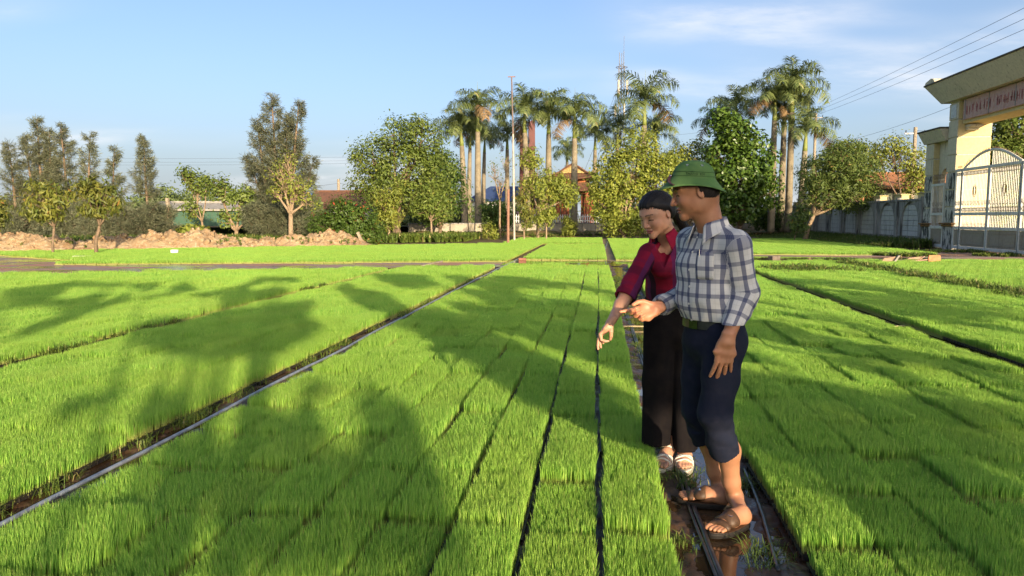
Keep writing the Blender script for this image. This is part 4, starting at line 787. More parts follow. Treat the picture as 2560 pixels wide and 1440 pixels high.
T('background_tree', 'tree behind the leaning tree with darker crown', 2130, 62, [(2110, 380, 46, 30), (2165, 395, 36, 36), (2080, 420, 40, 40)], leaf=L_MID, clumps=220, per=14, cr=.3, size=.2, trunk_r=.12, seed=30)
T('leafy_tree', 'tree inside the gate rising at the right edge of the photo', 2545, 42, [(2555, 310, 60, 50), (2520, 390, 50, 50), (2590, 380, 60, 60), (2480, 420, 36, 60), (2540, 460, 60, 50)], leaf=L_MID, clumps=420, per=20, cr=.28, size=.2, trunk_r=.15, seed=31, shell=.5)
T('shrub', 'shrubs glimpsed between the bars of the gate', 2510, 39, [(2490, 500, 34, 40), (2540, 490, 40, 40), (2580, 520, 40, 40), (2510, 540, 50, 26)], leaf=L_YEL, clumps=200, per=16, cr=.25, size=.2, trunk_r=.05, seed=33, cat='shrub')
T('hedge', 'tall green hedge filling the view behind the gate', 2560, 46, [(2480, 480, 40, 60), (2530, 450, 50, 60), (2590, 470, 50, 70), (2500, 560, 60, 40), (2580, 560, 60, 40)], leaf=L_MID, clumps=380, per=18, cr=.3, size=.2, trunk_r=.06, seed=39, cat='hedge', fork=.2)
T('shrub', 'leafy plant with big leaves at the foot of the leaning post', 480, 41, [(470, 578, 26, 14), (495, 582, 22, 12)], leaf=L_YEL, clumps=60, per=8, cr=.15, size=.35, trunk_r=.03, seed=34, cat='shrub', aspect=.35)
# --- royal palms
def frond_mesh(seed, L=2.9):
    rs = np.random.RandomState(seed); n = 58; s = np.linspace(0, 1, 13); a = R(62) - R(118) * s ** 1.25
    x = np.concatenate([[0], np.cumsum(np.cos(a[:-1]) * L / 12)]); z = np.concatenate([[0], np.cumsum(np.sin(a[:-1]) * L / 12)])
    V, F, r = [], [], []
    for i in range(13):
        w = .045 * (1 - s[i]) + .008
        for q in (-1, 1): V.append((x[i], q * w, z[i])); r.append(.9 if i < 4 else .5)
        if i: k = 2 * i; F += [(k - 2, k - 1, k + 1), (k - 2, k + 1, k)]
    for i in range(n):
        t_ = .12 + .88 * (i + .5) / n; px_ = np.interp(t_, s, x); pz = np.interp(t_, s, z); aa = np.interp(t_, s, a); ln = .72 * math.sin(math.pi * (.12 + .80 * t_)) ** .7 + .06
        tg = np.array([math.cos(aa), 0, math.sin(aa)]); up = np.array([-math.sin(aa), 0, math.cos(aa)])
        for q in (-1, 1):
            lift = rs.uniform(-.9, .6); d = nrm(tg * .55 + np.array([0, q * 1., 0]) * .85 + up * lift); p = np.array([px_, 0, pz]); md = p + d * ln * .5 + [0, 0, .02]; e = p + d * ln + np.array([0, 0, -.30 * ln - .12 * rs.rand()])
            sd = np.cross(d, up); sd = nrm(sd) * .026; k = len(V); V += [p - sd * .6, p + sd * .6, md - sd, md + sd, e]; F += [(k, k + 1, k + 3), (k, k + 3, k + 2), (k + 2, k + 3, k + 4)]; tone = rs.rand() * (.85 if t_ < .9 else 1.); r += [tone] * 5
    me = pymesh('frond', np.array(V), np.array(F), L_FROND); vattr(me, 'rnd', r); return me
FR = [frond_mesh(s, 2.9) for s in range(3)]
M_FDEAD = leafmat('dead_frond', (.20, .13, .06), (.30, .20, .10), None, .2, .7); FRD = FR[0].copy(); FRD.materials.clear(); FRD.materials.append(M_FDEAD)
def palm(px, cy, Y, label, sc=1., seed=0, zb=.8, lean=0., tr=.30):
    """cy: pixel row of the crown heart"""
    rs = np.random.RandomState(seed); c = at(px, cy, Y); h = c[2] - zb; root = empty('royal_palm', (c[0] - lean, Y, zb)); tag(root, label, 'palm tree', 'royal palms')
    hs = h - 1.55 * sc; f = lambda z: np.array([lean * (z / h) ** 1.4, 0, z])
    m = MB(); zz_ = np.linspace(-.1, hs, 26); m.tube([f(z) if z > 0 else np.array([0, 0, z]) for z in zz_], [tr * (1.12 - .38 * max(z, 0) / hs + .10 * math.sin(max(z, 0) / hs * 3.0)) + .008 * (i % 2) for i, z in enumerate(zz_)], 12); link('trunk', m.mesh('trunk', M_PTRUNK, True), root)
    m = MB(); m.tube([f(hs - .02), f(hs + .3 * sc), f(hs + .9 * sc), f(h)], [tr * .74, tr * .70, tr * .50, tr * .25], 10); link('crownshaft', m.mesh('crownshaft', M_SHAFT, True), root)
    n = 13
    for k in range(n):
        a = k * 2.399 + seed; tilt = R(-34 + 74 * (k / (n - 1)) ** .9) + rs.normal(0, .10); dead = k == n - 1 and rs.rand() < .7
        o = link('frond', FRD if dead else FR[rs.randint(3)], root, f(h - .12 - .25 * k / n), (0, tilt, a)); s_ = sc * rs.uniform(.88, 1.12); o.scale = (s_, s_, s_)
    m = MB(); m.tube([f(h - .2), f(h + .9 * sc), f(h + 2.1 * sc)], [.05, .03, .006], 5); sp = m.mesh('spear_leaf', M_SHAFT, True); link('spear_leaf', sp, root)
for i, (px, cy, Y, sc, lab, ln) in enumerate([
    (1152, 318, 62, 1.0, 'leftmost royal palm beside the big leafy tree', -.3), (1176, 330, 66, .95, 'royal palm half hidden between the two left palms', .2), (1194, 276, 60, 1.1, 'tallest palm of the left cluster with thick pale trunk', 0), (1212, 345, 72, .9, 'palm behind the left cluster with thin dark trunk', .2),
    (1268, 335, 68, .9, 'palm with drooping crown left of the flagpole', 0), (1310, 280, 61, 1.08, 'palm crowned just right of the flagpole', -.3), (1372, 285, 61, 1.05, 'palm with upright crown left of the pavilion', 0), (1437, 292, 59, 1.08, 'palm with thick trunk standing before the pavilion', 0),
    (1418, 375, 84, .85, 'small distant palm behind the pavilion palm', 0), (1488, 335, 70, .95, 'palm leaning out over the yellow-green tree', 0), (1612, 255, 64, 1.25, 'large full-crowned palm beside the telecom mast', 0), (1545, 318, 70, .85, 'smaller palm left of the mast palm', 0), (1640, 330, 68, .95, 'palm crown under the large mast palm', 0),
    (1938, 248, 60, 1.05, 'left palm of the three tall right trunks', 0), (1962, 262, 62, 1.0, 'middle palm of the three tall right trunks', 0), (1982, 222, 60, 1.15, 'right and tallest palm of the three right trunks', 0), (2016, 325, 58, 1.0, 'shorter palm right of the three tall trunks', .2),
    (1840, 268, 66, 1.0, 'palm rising behind the glossy tree', 0), (1795, 305, 70, .9, 'palm with a crown spreading left of the glossy tree', -.2)]):
    palm(px, cy, Y, lab, sc, 100 + i, lean=ln, tr=.25 if sc > .95 else .20, zb=.8 if px < 1900 else .4)
# --- weeds
M_WEED = leafmat('weed_blade', (.07, .12, .02), (.17, .23, .04), (.36, .30, .12), .35)
def weeds(pts, h, seed, name, label, n=16, w=.006, spread=.5):
    rs = np.random.RandomState(seed); pts = np.asarray(pts, float); N = len(pts) * n; b = np.repeat(pts, n, 0) + rs.normal(0, .03, (N, 3)) * [1, 1, 0]
    a = rs.rand(N) * 6.283; H = np.repeat(h if hasattr(h, '__len__') else np.full(len(pts), h), n) * rs.uniform(.45, 1.15, N); ln = H * spread * rs.rand(N) * 2
    d = np.stack([np.cos(a), np.sin(a), 0 * a], 1); s = np.stack([-np.sin(a), np.cos(a), 0 * a], 1) * w * np.repeat(np.clip(np.linalg.norm(pts[:, :2], axis=1) / 9, .8, 4), n)[:, None]; up = np.array([0, 0, 1.])
    m1 = b + d * ln[:, None] * .35 + up * (H * .6)[:, None]; e = b + d * ln[:, None] + up * (H * rs.uniform(.55, 1., N))[:, None]
    V = np.stack([b - s * .6, b + s * .6, m1 - s, m1 + s, e], 1).reshape(-1, 3); k = np.arange(N)[:, None] * 5; F = np.concatenate([k + [0, 1, 3], k + [0, 3, 2], k + [2, 3, 4]], 0)
    me = pymesh(name, V, F, M_WEED); vattr(me, 'rnd', np.repeat(rs.rand(N), 5)); return tag(link(name, me), label, 'weeds', None, 'stuff')
rs = np.random.RandomState(2)
def strip(x0, x1, y0, y1, n, z=0., k=2.): y = y0 + (y1 - y0) * rs.rand(n) ** k; return np.stack([rs.uniform(x0, x1, n), y, np.full(n, z)], 1)
def patchy(P, fr, th, sd): return P[noise2(P[:, 0] * fr, P[:, 1] * fr, sd, 3) > th]
pp = patchy(strip(.36, .84, 1.8, 21, 1300), 2.2, -.02, 31); pp = pp[(np.abs(pp[:, 0] - .62) > .05) & ~((pp[:, 1] > 3.3) & (pp[:, 1] < 3.95) & (pp[:, 0] > .38))]
weeds(pp, .055, 3, 'path_weeds', 'low creeping weeds and grass on the wet footpath', 20, .003, 1.1)
weeds(np.concatenate([patchy(strip(-3.10, -2.86, 2, 21, 520), 1.4, -.02, 32)]), .085, 4, 'ditch_weeds', 'straggling weeds along the left ditch and pipe', 16, .003, .9)
weeds(np.concatenate([patchy(strip(-5.92, -5.66, 2.4, 15, 300, 0, 1.2), .7, .0, 33)]), .13, 5, 'gap_weeds', 'weeds in the gap between the two left beds', 16, .004, .8)
weeds(np.concatenate([strip(7.2, 7.9, 11, 25, 420, 0, 1), np.stack([rs.normal(5.6, .7, 160), rs.normal(20.5, .6, 160), 0 * np.ones(160)], 1)]), .24, 6, 'strip_weeds', 'taller pale weeds in the strip between the right beds', 14, .005, .7)
wb = WA + (WB - WA) * rs.rand(1500)[:, None] + wn_ * (.3 + 5.0 * rs.rand(1500)[:, None] ** 1.2); zz2 = .30 - .05 * ((wb - WA) @ wn_)
weeds(patchy(np.c_[wb, np.clip(zz2, 0, 1)], .35, .06, 34), .20, 7, 'bank_weeds', 'rough grass and weeds on the bank below the low wall', 12, .006, .6)
xx = XW - .3 - 4.2 * rs.rand(3600) ** 1.8; yy = rs.uniform(37.5, 66, 3600)
weeds(np.stack([xx, yy, 0 * xx], 1), np.clip(.55 - .13 * (XW - xx), .12, .6), 8, 'wall_weeds', 'dense dark grass along the foot of the concrete wall', 12, .007, .5)
xx = rs.uniform(10.5, 16, 900); yy = 28.6 + rs.rand(900) * 2 + (xx > 13.5) * rs.rand(900) * 4
weeds(patchy(np.stack([xx, yy, 0 * xx], 1), .6, .08, 35), .16, 9, 'gate_weeds', 'thin dry grass before the gate', 10, .005, .8)
mm = MA + (MBp - MA) * rs.rand(260)[:, None] + mn * (1.6 * rs.rand(260)[:, None]); weeds(patchy(np.c_[mm, .15 + .3 * rs.rand(260)], .8, .1, 36), .18, 10, 'mound_weeds', 'sparse weeds sprouting on the dirt mound', 10, .005, .8)
uu = rs.uniform(-34, -8, 2200); vv = 27.5 + (uu + 33) * .56 + 2.2 + rs.rand(2200) * 7; weeds(np.stack([uu, vv, 0 * uu], 1), .55, 12, 'undergrowth', 'dark undergrowth behind the dirt mound', 10, .010, .7)
# ================================================================ the row of trees behind the photographer whose shade falls on the beds
def inpoly(x, y, poly):
    r = np.zeros(x.shape, bool); n = len(poly); j = n - 1
    for i in range(n):
        xi, yi = poly[i]; xj, yj = poly[j]
        r ^= ((yi > y) != (yj > y)) & (x < (xj - xi) * (y - yi) / (yj - yi + 1e-9) + xi); j = i
    return r
SH_DARK = [  # shade outlines on the seedlings, read off the photograph
    [(0, 722), (180, 700), (330, 706), (470, 703), (495, 722), (420, 737), (280, 757), (150, 808), (0, 850)],
    [(590, 715), (650, 690), (745, 690), (770, 712), (690, 735), (560, 765), (470, 778), (400, 768), (480, 735)],
    [(330, 800), (560, 772), (800, 745), (835, 800), (760, 850), (640, 905), (450, 890), (330, 860)],
    [(870, 702), (900, 680), (1210, 688), (1100, 742), (980, 795), (870, 818), (800, 802), (770, 750)],
    [(575, 960), (580, 930), (610, 915), (640, 930), (645, 960), (640, 1010), (585, 1010)],  # head shadow of the viewer, thrown by leaves added to the crowns
    [(140, 1010), (350, 965), (480, 1000), (430, 1070), (140, 1085)],
    # middle bed and right bed
    [(1180, 702), (1240, 686), (1400, 694), (1490, 704), (1530, 712), (1600, 745), (1640, 900), (1655, 1050), (1640, 1108), (1470, 1100), (1400, 1062), (1285, 1040), (1245, 1007), (1185, 980), (1170, 930), (1180, 902), (1120, 880), (1093, 858), (1005, 843), (925, 848), (870, 880), (835, 880), (950, 800), (1080, 740)],
    [(905, 905), (940, 893), (1005, 925), (1015, 1010), (1040, 1040), (1100, 1180), (1140, 1300), (1165, 1440), (640, 1445), (640, 1390), (605, 1285), (430, 1285), (330, 1330), (150, 1330), (60, 1340), (330, 1180), (600, 1040), (800, 940), (930, 1000)],
    [(1845, 745), (1900, 745), (2100, 790), (2250, 830), (2560, 905), (2560, 975), (2400, 922), (2240, 898), (2230, 915), (2380, 962), (2560, 1045), (2560, 1440), (2340, 1440), (2250, 1320), (2020, 1165), (1870, 1120), (1845, 1000)],
    [(1960, 690), (2140, 700), (2300, 728), (2560, 765), (2560, 832), (2300, 792), (2090, 737), (1960, 716)]]
tanE = math.tan(SUN_EL); sd2 = np.array([math.sin(SUN_AZ), -math.cos(SUN_AZ)]); pd2 = np.array([math.cos(SUN_AZ), math.sin(SUN_AZ)])   # towards the sun, across it
rs = np.random.RandomState(77); N = 230000; DP = 8.0
gx = rs.uniform(-18, 11, N); gy_ = rs.uniform(.4, 21, N)
D_ = np.stack([gx, gy_, np.full(N, .15)], 1) - _C; zf = D_ @ _fw; ppx = 1280 + FPX * (D_ @ _rt) / zf; ppy = 720 - FPX * (D_ @ _up) / zf
seen = (zf > .3) & (ppx > -5) & (ppx < 2565) & (ppy < 1445)
dark = np.zeros(N, bool)
for pl in SH_DARK: dark |= inpoly(ppx, ppy, pl)
alongd = -(np.stack([gx, gy_], 1) @ sd2); acr = np.stack([gx, gy_], 1) @ pd2
dark &= noise2(acr * 1.5 + 3, alongd * .33, 15, 3) < np.where(gx > .6, .22, np.where(alongd < 6.5, .05, .10))      # chinks in the crowns
dark |= (acr > 1.93) & (acr < 2.8) & (alongd > 4.6) & (alongd < 10.6)
free = noise2(gx * .35 + 9, gy_ * .22, 5, 3) > .04
dark = np.where(seen, dark, free & (rs.rand(N) < .35) & (alongd < 17 + 4 * noise2(gx * .3, gx * .0 + 2, 6, 2)))
G2 = np.stack([gx, gy_], 1)[dark]; al = alongd[dark]
hd_ = DP + al + rs.normal(0, .7, len(al)); PT = np.c_[G2 + hd_[:, None] * sd2, .15 + hd_ * tanE]
ac = PT[:, :2] @ pd2; cx = np.array([-15.5, -11.8, -8, -4.2, -.35, 3.0, 7.2, 11]); who = np.argmin(np.abs(ac[:, None] - cx[None] - .4 * rs.normal(size=(len(ac), 1))), 1)
names = 'first second third fourth fifth sixth seventh eighth ninth'.split()
for k, c0 in enumerate(cx):
    P_ = PT[who == k]
    if len(P_) < 60: continue
    b = pd2 * c0 + sd2 * DP; root = empty('shade_tree', (b[0], b[1], 0)); tag(root, 'broad shade tree behind the viewer, %s of the row counted from the left' % names[min(k, 8)], 'tree', 'shade trees behind the viewer')
    P_ = P_ - np.array([b[0], b[1], 0]); z0 = P_[:, 2].min(); m = MB(); f0 = np.array([0, 0, max(1.4, z0 - .6)])
    m.tube([(0, 0, -.1), (.05, .03, f0[2] * .5), f0], [.15, .12, .10], 8)
    sub = P_[rs.choice(len(P_), 16)]
    for q in sub: md_ = f0 + (q - f0) * .5 + [0, 0, .2]; m.tube([f0, md_, q], [.045, .03, .01], 5, False)
    link('trunk', m.mesh('trunk', M_BARK, True), root)
    link('crown', leaf_mesh('crown', P_, .115, L_MID, rs, .55, .1), root)
# ================================================================ people: bodies grown as smooth blended volumes
def smin(a, b, k): h = np.clip(.5 + .5 * (b - a) / k, 0, 1); return b * (1 - h) + a * h - k * h * (1 - h)
def smax(a, b, k): return -smin(-a, -b, k)
def ell(P, c, r, M=None):
    Q = P - c
    if M is not None: Q = Q @ np.asarray(M).T
    r = np.asarray(r, float); k0 = np.linalg.norm(Q / r, axis=1); k1 = np.linalg.norm(Q / (r * r), axis=1) + 1e-9
    return k0 * (k0 - 1) / k1
def limb(P, pts, rx, ry=None, side=None, k=.0, want=False):
    """rounded limb along a polyline; rx across 'side', ry across the other way; also gives (along, around)"""
    pts = [np.asarray(p, float) for p in pts]; rx = np.asarray(rx, float); ry = rx if ry is None else np.asarray(ry, float)
    side = np.array([1., .01, .02]) if side is None else np.asarray(side, float)
    best = None; L0 = 0.; A = U = Vv = None
    for i in range(len(pts) - 1):
        a, b = pts[i], pts[i + 1]; ab = b - a; L = np.linalg.norm(ab); T = ab / L
        s = side - T * (side @ T); s = s / (np.linalg.norm(s) + 1e-9); w = np.cross(T, s)
        q = P - a; tt = q @ T; tc = np.clip(tt / L, 0, 1); st = tc
        ra = rx[i] + (rx[i + 1] - rx[i]) * st; rb = ry[i] + (ry[i + 1] - ry[i]) * st
        u = q @ s; v = q @ w; e = tt - tc * L; mn = np.minimum(ra, rb)
        d = (np.sqrt((u / ra) ** 2 + (v / rb) ** 2 + (e / mn) ** 2) - 1) * mn
        if best is None: best = d; 
        if want:
            if i == 0: A = L0 + tc * L; U = u.copy(); Vv = v.copy(); bd = d.copy()
            else: m = d < bd; A = np.where(m, L0 + tc * L, A); U = np.where(m, u, U); Vv = np.where(m, v, Vv); bd = np.minimum(bd, d)
        if i: best = smin(best, d, k) if k > 0 else np.minimum(best, d)
        L0 += L
    return (best, A, U, Vv) if want else best
def surf(f, lo, hi, h, cap=False):
    """surface nets on a sparse sampling of f"""
    lo = np.asarray(lo, float); hi = np.asarray(hi, float); B = 6
    nb = np.ceil((hi - lo) / (h * B)).astype(int); n = nb * B + 1
    D = np.empty(tuple(n), np.float32)
    ci = np.stack(np.meshgrid(*[np.arange(k) for k in nb], indexing='ij'), -1).reshape(-1, 3)
    dc = np.concatenate([f(lo + (c + .5) * B * h) for c in np.array_split(ci, max(1, len(ci) // 40000))])
    Dc = dc.reshape(tuple(nb)); D[:-1, :-1, :-1] = np.repeat(np.repeat(np.repeat(Dc, B, 0), B, 1), B, 2)
    D[-1] = D[-2]; D[:, -1] = D[:, -2]; D[:, :, -1] = D[:, :, -2]
    act = ci[np.abs(dc) < B * h * 1.3]
    off = np.stack(np.meshgrid(*[np.arange(B + 1)] * 3, indexing='ij'), -1).reshape(-1, 3)
    for ch in np.array_split(act, max(1, len(act) * len(off) // 300000)):
        if not len(ch): continue
        I = (ch[:, None] * B + off[None]).reshape(-1, 3); D[I[:, 0], I[:, 1], I[:, 2]] = f(lo + I * h)
    S = D < 0; c = S[:-1, :-1, :-1].astype(np.int8)
    cnt = sum(S[i:n[0] - 1 + i, j:n[1] - 1 + j, k:n[2] - 1 + k].astype(np.int8) for i in (0, 1) for j in (0, 1) for k in (0, 1))
    cells = np.argwhere((cnt > 0) & (cnt < 8)); idx = np.full(cnt.shape, -1, np.int64); idx[tuple(cells.T)] = np.arange(len(cells))
    acc = np.zeros((len(cells), 3)); w = np.zeros(len(cells))
    for ax in range(3):
        for i in (0, 1):
            for j in (0, 1):
                o = [i, j]; o.insert(ax, 0); p = cells + o; q = p.copy(); q[:, ax] += 1
                a = D[tuple(p.T)]; b = D[tuple(q.T)]; m = (a < 0) != (b < 0); tt = np.where(m, a / np.where(m, a - b, 1), 0)
                pt = p + 0.; pt[:, ax] += tt; acc += pt * m[:, None]; w += m
    V = lo + acc / w[:, None] * h
    Q = []
    for ax in range(3):
        a = np.take(S, range(n[ax] - 1), ax); b = np.take(S, range(1, n[ax]), ax); e = np.argwhere(a != b)
        u, v = [x for x in range(3) if x != ax]
        e = e[(e[:, u] > 0) & (e[:, v] > 0) & (e[:, u] < n[u] - 1) & (e[:, v] < n[v] - 1)]
        inside = S[tuple(e.T)]; q = []
        for du, dv in ((1, 1), (0, 1), (0, 0), (1, 0)):
            c2 = e.copy(); c2[:, u] -= du; c2[:, v] -= dv; q.append(idx[tuple(c2.T)])
        q = np.stack(q, 1); flip = inside if ax != 1 else ~inside; q[~flip] = q[~flip][:, ::-1]; Q.append(q)
    return V, np.concatenate(Q)
def join_surf(parts):
    V = []; F = []; n = 0
    for v, f in parts: V.append(v); F.append(f + n); n += len(v)
    return np.concatenate(V), np.concatenate(F)
def solid(name, VF, mat, parent, attrs=None, sub=None):
    me = pymesh(name, VF[0], VF[1], mat, True)
    for k, (d, ty) in (attrs or {}).items(): vattr(me, k, d, ty)
    return link(name, me, parent)
# ---- materials
def skinmat(name, c):
    t = NT(name); a = t.attr('tint', 'Color'); n = t.noise(90, 4, .6); n2 = t.noise(14, 4, .6)
    col = t.mix(1., a, t.mix(t.ramp(n2, .3, .7), (.88, .86, .84), (1.08, 1.0, 1.0)), 'MULTIPLY')
    t.bump(n, .12, .002); t.base(col, .48, .4); t.p.inputs['Subsurface Weight'].default_value = .12
    t.p.inputs['Subsurface Radius'].default_value = (.012, .005, .003); t.p.inputs['Subsurface Scale'].default_value = .6; return t.m
M_SKIN = skinmat('skin', None)
def hairmat():
    t = NT('black_hair'); v = t.mapv(t.obj(), (40, 40, 5)); n = t.noise(9, 3, .6, v); t.bump(n, .5, .004)
    return t.base(t.mix(n, (.005, .0045, .005), (.014, .012, .013)), .55, .25)
M_HAIR = hairmat()
def cloth(name, rough=.85):
    t = NT(name); w = t.noise(260, 2, .5, t.obj()); f = t.noise(16, 3, .55, t.obj()); return t, w, f
# man's shirt: off-white windowpane check with navy bands
def bands(t, x, period, w, soft=.0012, off=0.):
    m = t.math('PINGPONG', t.math('ADD', x, off), period / 2); return t.ramp(t.math('ABSOLUTE', t.math('SUBTRACT', m, 0.)), w / 2 - soft, w / 2 + soft, 1., 0.)
t, w, f = cloth('check_shirt'); uv = t.sep(t.attr('uvw', 'Vector')); U, V_ = uv[0], uv[1]
stripe = lambda x: t.ramp(t.math('PINGPONG', x, .0021), .0005, .0014, .72, 1.)
bu = t.math('MULTIPLY', bands(t, U, .064, .021), stripe(U)); bv = t.math('MULTIPLY', bands(t, V_, .069, .020), stripe(V_))
thin = t.math('MAXIMUM', bands(t, U, .064, .0022, .0006, .032), bands(t, V_, .069, .0016, .0006, .0345))
c = t.mix(t.ramp(f, .3, .7), (.52, .52, .515), (.46, .46, .455)); c = t.mix(t.math('MULTIPLY', thin, .35), c, (.25, .26, .30))
c = t.mix(t.math('MULTIPLY', bu, .84), c, (.022, .032, .10)); c = t.mix(t.math('MULTIPLY', bv, .68), c, (.022, .034, .10))
t.bump(w, .15, .001); M_CHECK = t.base(c, .85, .15)
t, w, f = cloth('red_plaid'); uv = t.sep(t.attr('uvw', 'Vector')); U, V_ = uv[0], uv[1]
b1 = bands(t, U, .21, .052, .004); b2 = bands(t, U, .21, .034, .003, .044); b3 = bands(t, V_, .17, .060, .006); b4 = bands(t, V_, .17, .020, .004, .070)
c = t.mix(t.ramp(f, .3, .7), (.24, .008, .030), (.19, .007, .028)); c = t.mix(t.math('MULTIPLY', b3, .50), c, (.055, .006, .022))
c = t.mix(t.math('MULTIPLY', b4, .25), c, (.09, .012, .06)); c = t.mix(t.math('MULTIPLY', b2, .75), c, (.075, .016, .075)); c = t.mix(t.math('MULTIPLY', b1, .88), c, (.010, .007, .020))
t.bump(w, .15, .001); M_PLAID = t.base(c, .85, .15)
M_NAVY = simple('navy_cotton', (.008, .011, .024), (.012, .014, .027), 30, .9, .2, .002, .15)
M_BLACK = simple('black_crepe', (.006, .005, .006), (.010, .008, .008), 20, .92, .15, .002, .1)
M_BELT = simple('belt_leather', (.010, .014, .011), (.02, .024, .02), 30, .35, .1, .001, .5)
t = NT('helmet_cloth'); w = t.noise(300, 2, .5); M_HELM = t.base(t.mix(t.ramp(t.noise(5, 5, .65), .3, .7), (.048, .118, .034), (.088, .160, .052)), .75, .2); t.bump(w, .2, .001)
M_STRAP = simple('strap_leather', (.030, .010, .014), (.05, .02, .022), 40, .5, .1, .001, .4)
M_METAL = simple('bright_metal', (.75, .75, .72), (.55, .55, .55), 40, .25, 0, metal=1.)
M_BTN = simple('button', (.55, .54, .50), None, 40, .35, 0)
M_SAND = simple('brown_leather', (.085, .045, .024), (.055, .03, .017), 50, .55, .2, .001, .4)
M_SOLE = simple('dark_rubber', (.018, .015, .013), None, 40, .7, .2, .002)
M_WHITE = simple('cream_strap', (.66, .60, .50), (.58, .52, .44), 40, .5, .1, .001)
M_GOLD = simple('gold', (.85, .55, .2), None, 40, .2, 0, metal=1.)
SK_M = np.array([.335, .165, .092]); SK_W = np.array([.50, .275, .175])
# ---- head
class Head:
    def __init__(s, c, fwd, up, sc, man):
        s.c = np.asarray(c, float); s.F = nrm(fwd); u = np.asarray(up, float); s.U = nrm(u - s.F * (u @ s.F)); s.L = np.cross(s.U, s.F); s.sc = sc; s.man = man
        s.M = np.stack([s.F, s.L, s.U])
    def loc(s, P): return (P - s.c) @ s.M.T / s.sc
    def w(s, f, l, u): return s.c + s.sc * (s.F * f + s.L * l + s.U * u)
    def skull(s, Q, off=0.):
        d = ell(Q, np.array([-.012, 0, .035]), np.array([.100, .079, .096]) + off)
        d = smin(d, ell(Q, np.array([-.045, 0, .02]), np.array([.068, .070, .078]) + off), .03)
        return smin(d, ell(Q, np.array([.035, 0, .022]), np.array([.062, .066, .078]) + off), .03)
    def sdf(s, P):
        Q = s.loc(P)
        if s.man: Q = np.stack([np.where(Q[:, 0] < -.012, -.012 + (Q[:, 0] + .012) * 1.18, Q[:, 0]), Q[:, 1], Q[:, 2]], 1)
        A = np.abs(Q); S = np.stack([Q[:, 0], A[:, 1], Q[:, 2]], 1); m = s.man
        d = s.skull(Q)
        d = smin(d, ell(Q, np.array([.030, 0, -.045]), np.array([.064, .060 if m else .055, .058])), .03)
        d = smin(d, ell(S, np.array([.002, .050, -.048]), np.array([.035, .020, .035])), .025)             # jaw corner
        d = smin(d, ell(Q, np.array([.078, 0, -.088]), np.array([.022, .024, .022])), .022)                # chin
        d = smin(d, ell(S, np.array([.062, .038, -.022]), np.array([.026, .026, .026])), .02)              # cheek
        d = smin(d, limb(S, [(.090, .0, .036), (.086, .022, .040), (.064, .052, .034)], [.012, .011, .010]), .014)   # brow
        d = smax(d, -ell(S, np.array([.108, .033, .016]), np.array([.020, .020, .0125])), .014)            # socket
        d = smin(d, ell(S, np.array([.0745, .033, .0155]), np.array([.0165, .0175, .0125])), .005)         # lid
        d = smin(d, limb(Q, [(.092, 0, .030), (.104, 0, .005), (.116 if m else .112, 0, -.020)], [.0075, .009, .0115]), .010)
        d = smin(d, ell(S, np.array([.101, .014, -.024]), np.array([.013, .009, .0095])), .007)
        d = smin(d, ell(Q, np.array([.092, 0, -.049]), np.array([.015, .024, .0075])), .007)
        d = smin(d, ell(Q, np.array([.089, 0, -.0625]), np.array([.015, .021, .0075])), .007)
        d = smax(d, -ell(Q, np.array([.110, 0, -.0555]), np.array([.014, .024, .0022])), .003)
        e = ell(S, np.array([-.012, .080, .002]), np.array([.018, .0070, .029]), np.array([[.97, .24, .0], [-.24, .97, 0], [0, 0, 1]]))
        e = smax(e, -ell(S, np.array([-.008, .091, .004]), np.array([.010, .008, .018])), .005)
        d = smin(d, e, .006)
        return (smax(np.maximum(d, Q[:, 2] - .072), np.minimum(-.074 - Q[:, 0], (Q[:, 2] - .012) * 2), .008) if s.man else d) * s.sc
    def tint(s, V, base, hairline):
        Q = s.loc(V); c = np.tile(base, (len(V), 1)); a = np.abs(Q[:, 1]); f, u = Q[:, 0], Q[:, 2]
        def blend(m, col, k): m = np.clip(m, 0, 1)[:, None] * k; c[:] = c * (1 - m) + np.asarray(col) * m
        blend(1 - np.abs(np.hypot((u + .056) / .0125, Q[:, 1] / .024)) ** 4 * (1 if True else 0), (.30, .085, .07) if s.man else (.36, .10, .10), .7 * 1.0) if False else None
        lip = ((np.hypot((u + .056) / .0125, Q[:, 1] / .025) < 1) & (f > .085)).astype(float); blend(lip, (.22, .08, .06) if s.man else (.40, .10, .10), .75)
        blend(((np.abs(u + .0555) < .0024) & (a < .022) & (f > .085)).astype(float), (.05, .015, .015), .85)
        bt = np.clip((a - .012) / .045, 0, 1); bu = .0405 + .0045 * np.sin(bt * np.pi) - .003 * bt
        blend(((np.abs(u - bu) < (.0050 if s.man else .0028)) & (a > .013) & (a < .055) & (f > .03)).astype(float), (.02, .014, .012), .8)
        eu = .0118 - .004 * ((a - .033) / .015) ** 2 if not s.man else .0135 - .003 * ((a - .033) / .015) ** 2
        blend(((np.abs(u - eu) < (.0030 if not s.man else .0036)) & (a > .017) & (a < .050) & (f > .05)).astype(float), (.010, .008, .008), .92)
        blend(((np.abs(u - .022) < .0016) & (a > .018) & (a < .048) & (f > .05)).astype(float), base * .45, .5)
        blend(np.exp(-(((a - .048) / .02) ** 2 + ((u + .015) / .02) ** 2)) * (f > 0), base * np.array([1.15, .82, .78]), .35)
        blend(np.exp(-((Q[:, 1] / .016) ** 2 + ((u + .02) / .014) ** 2)) * (f > .08), base * np.array([1.1, .82, .78]), .35)
        return c
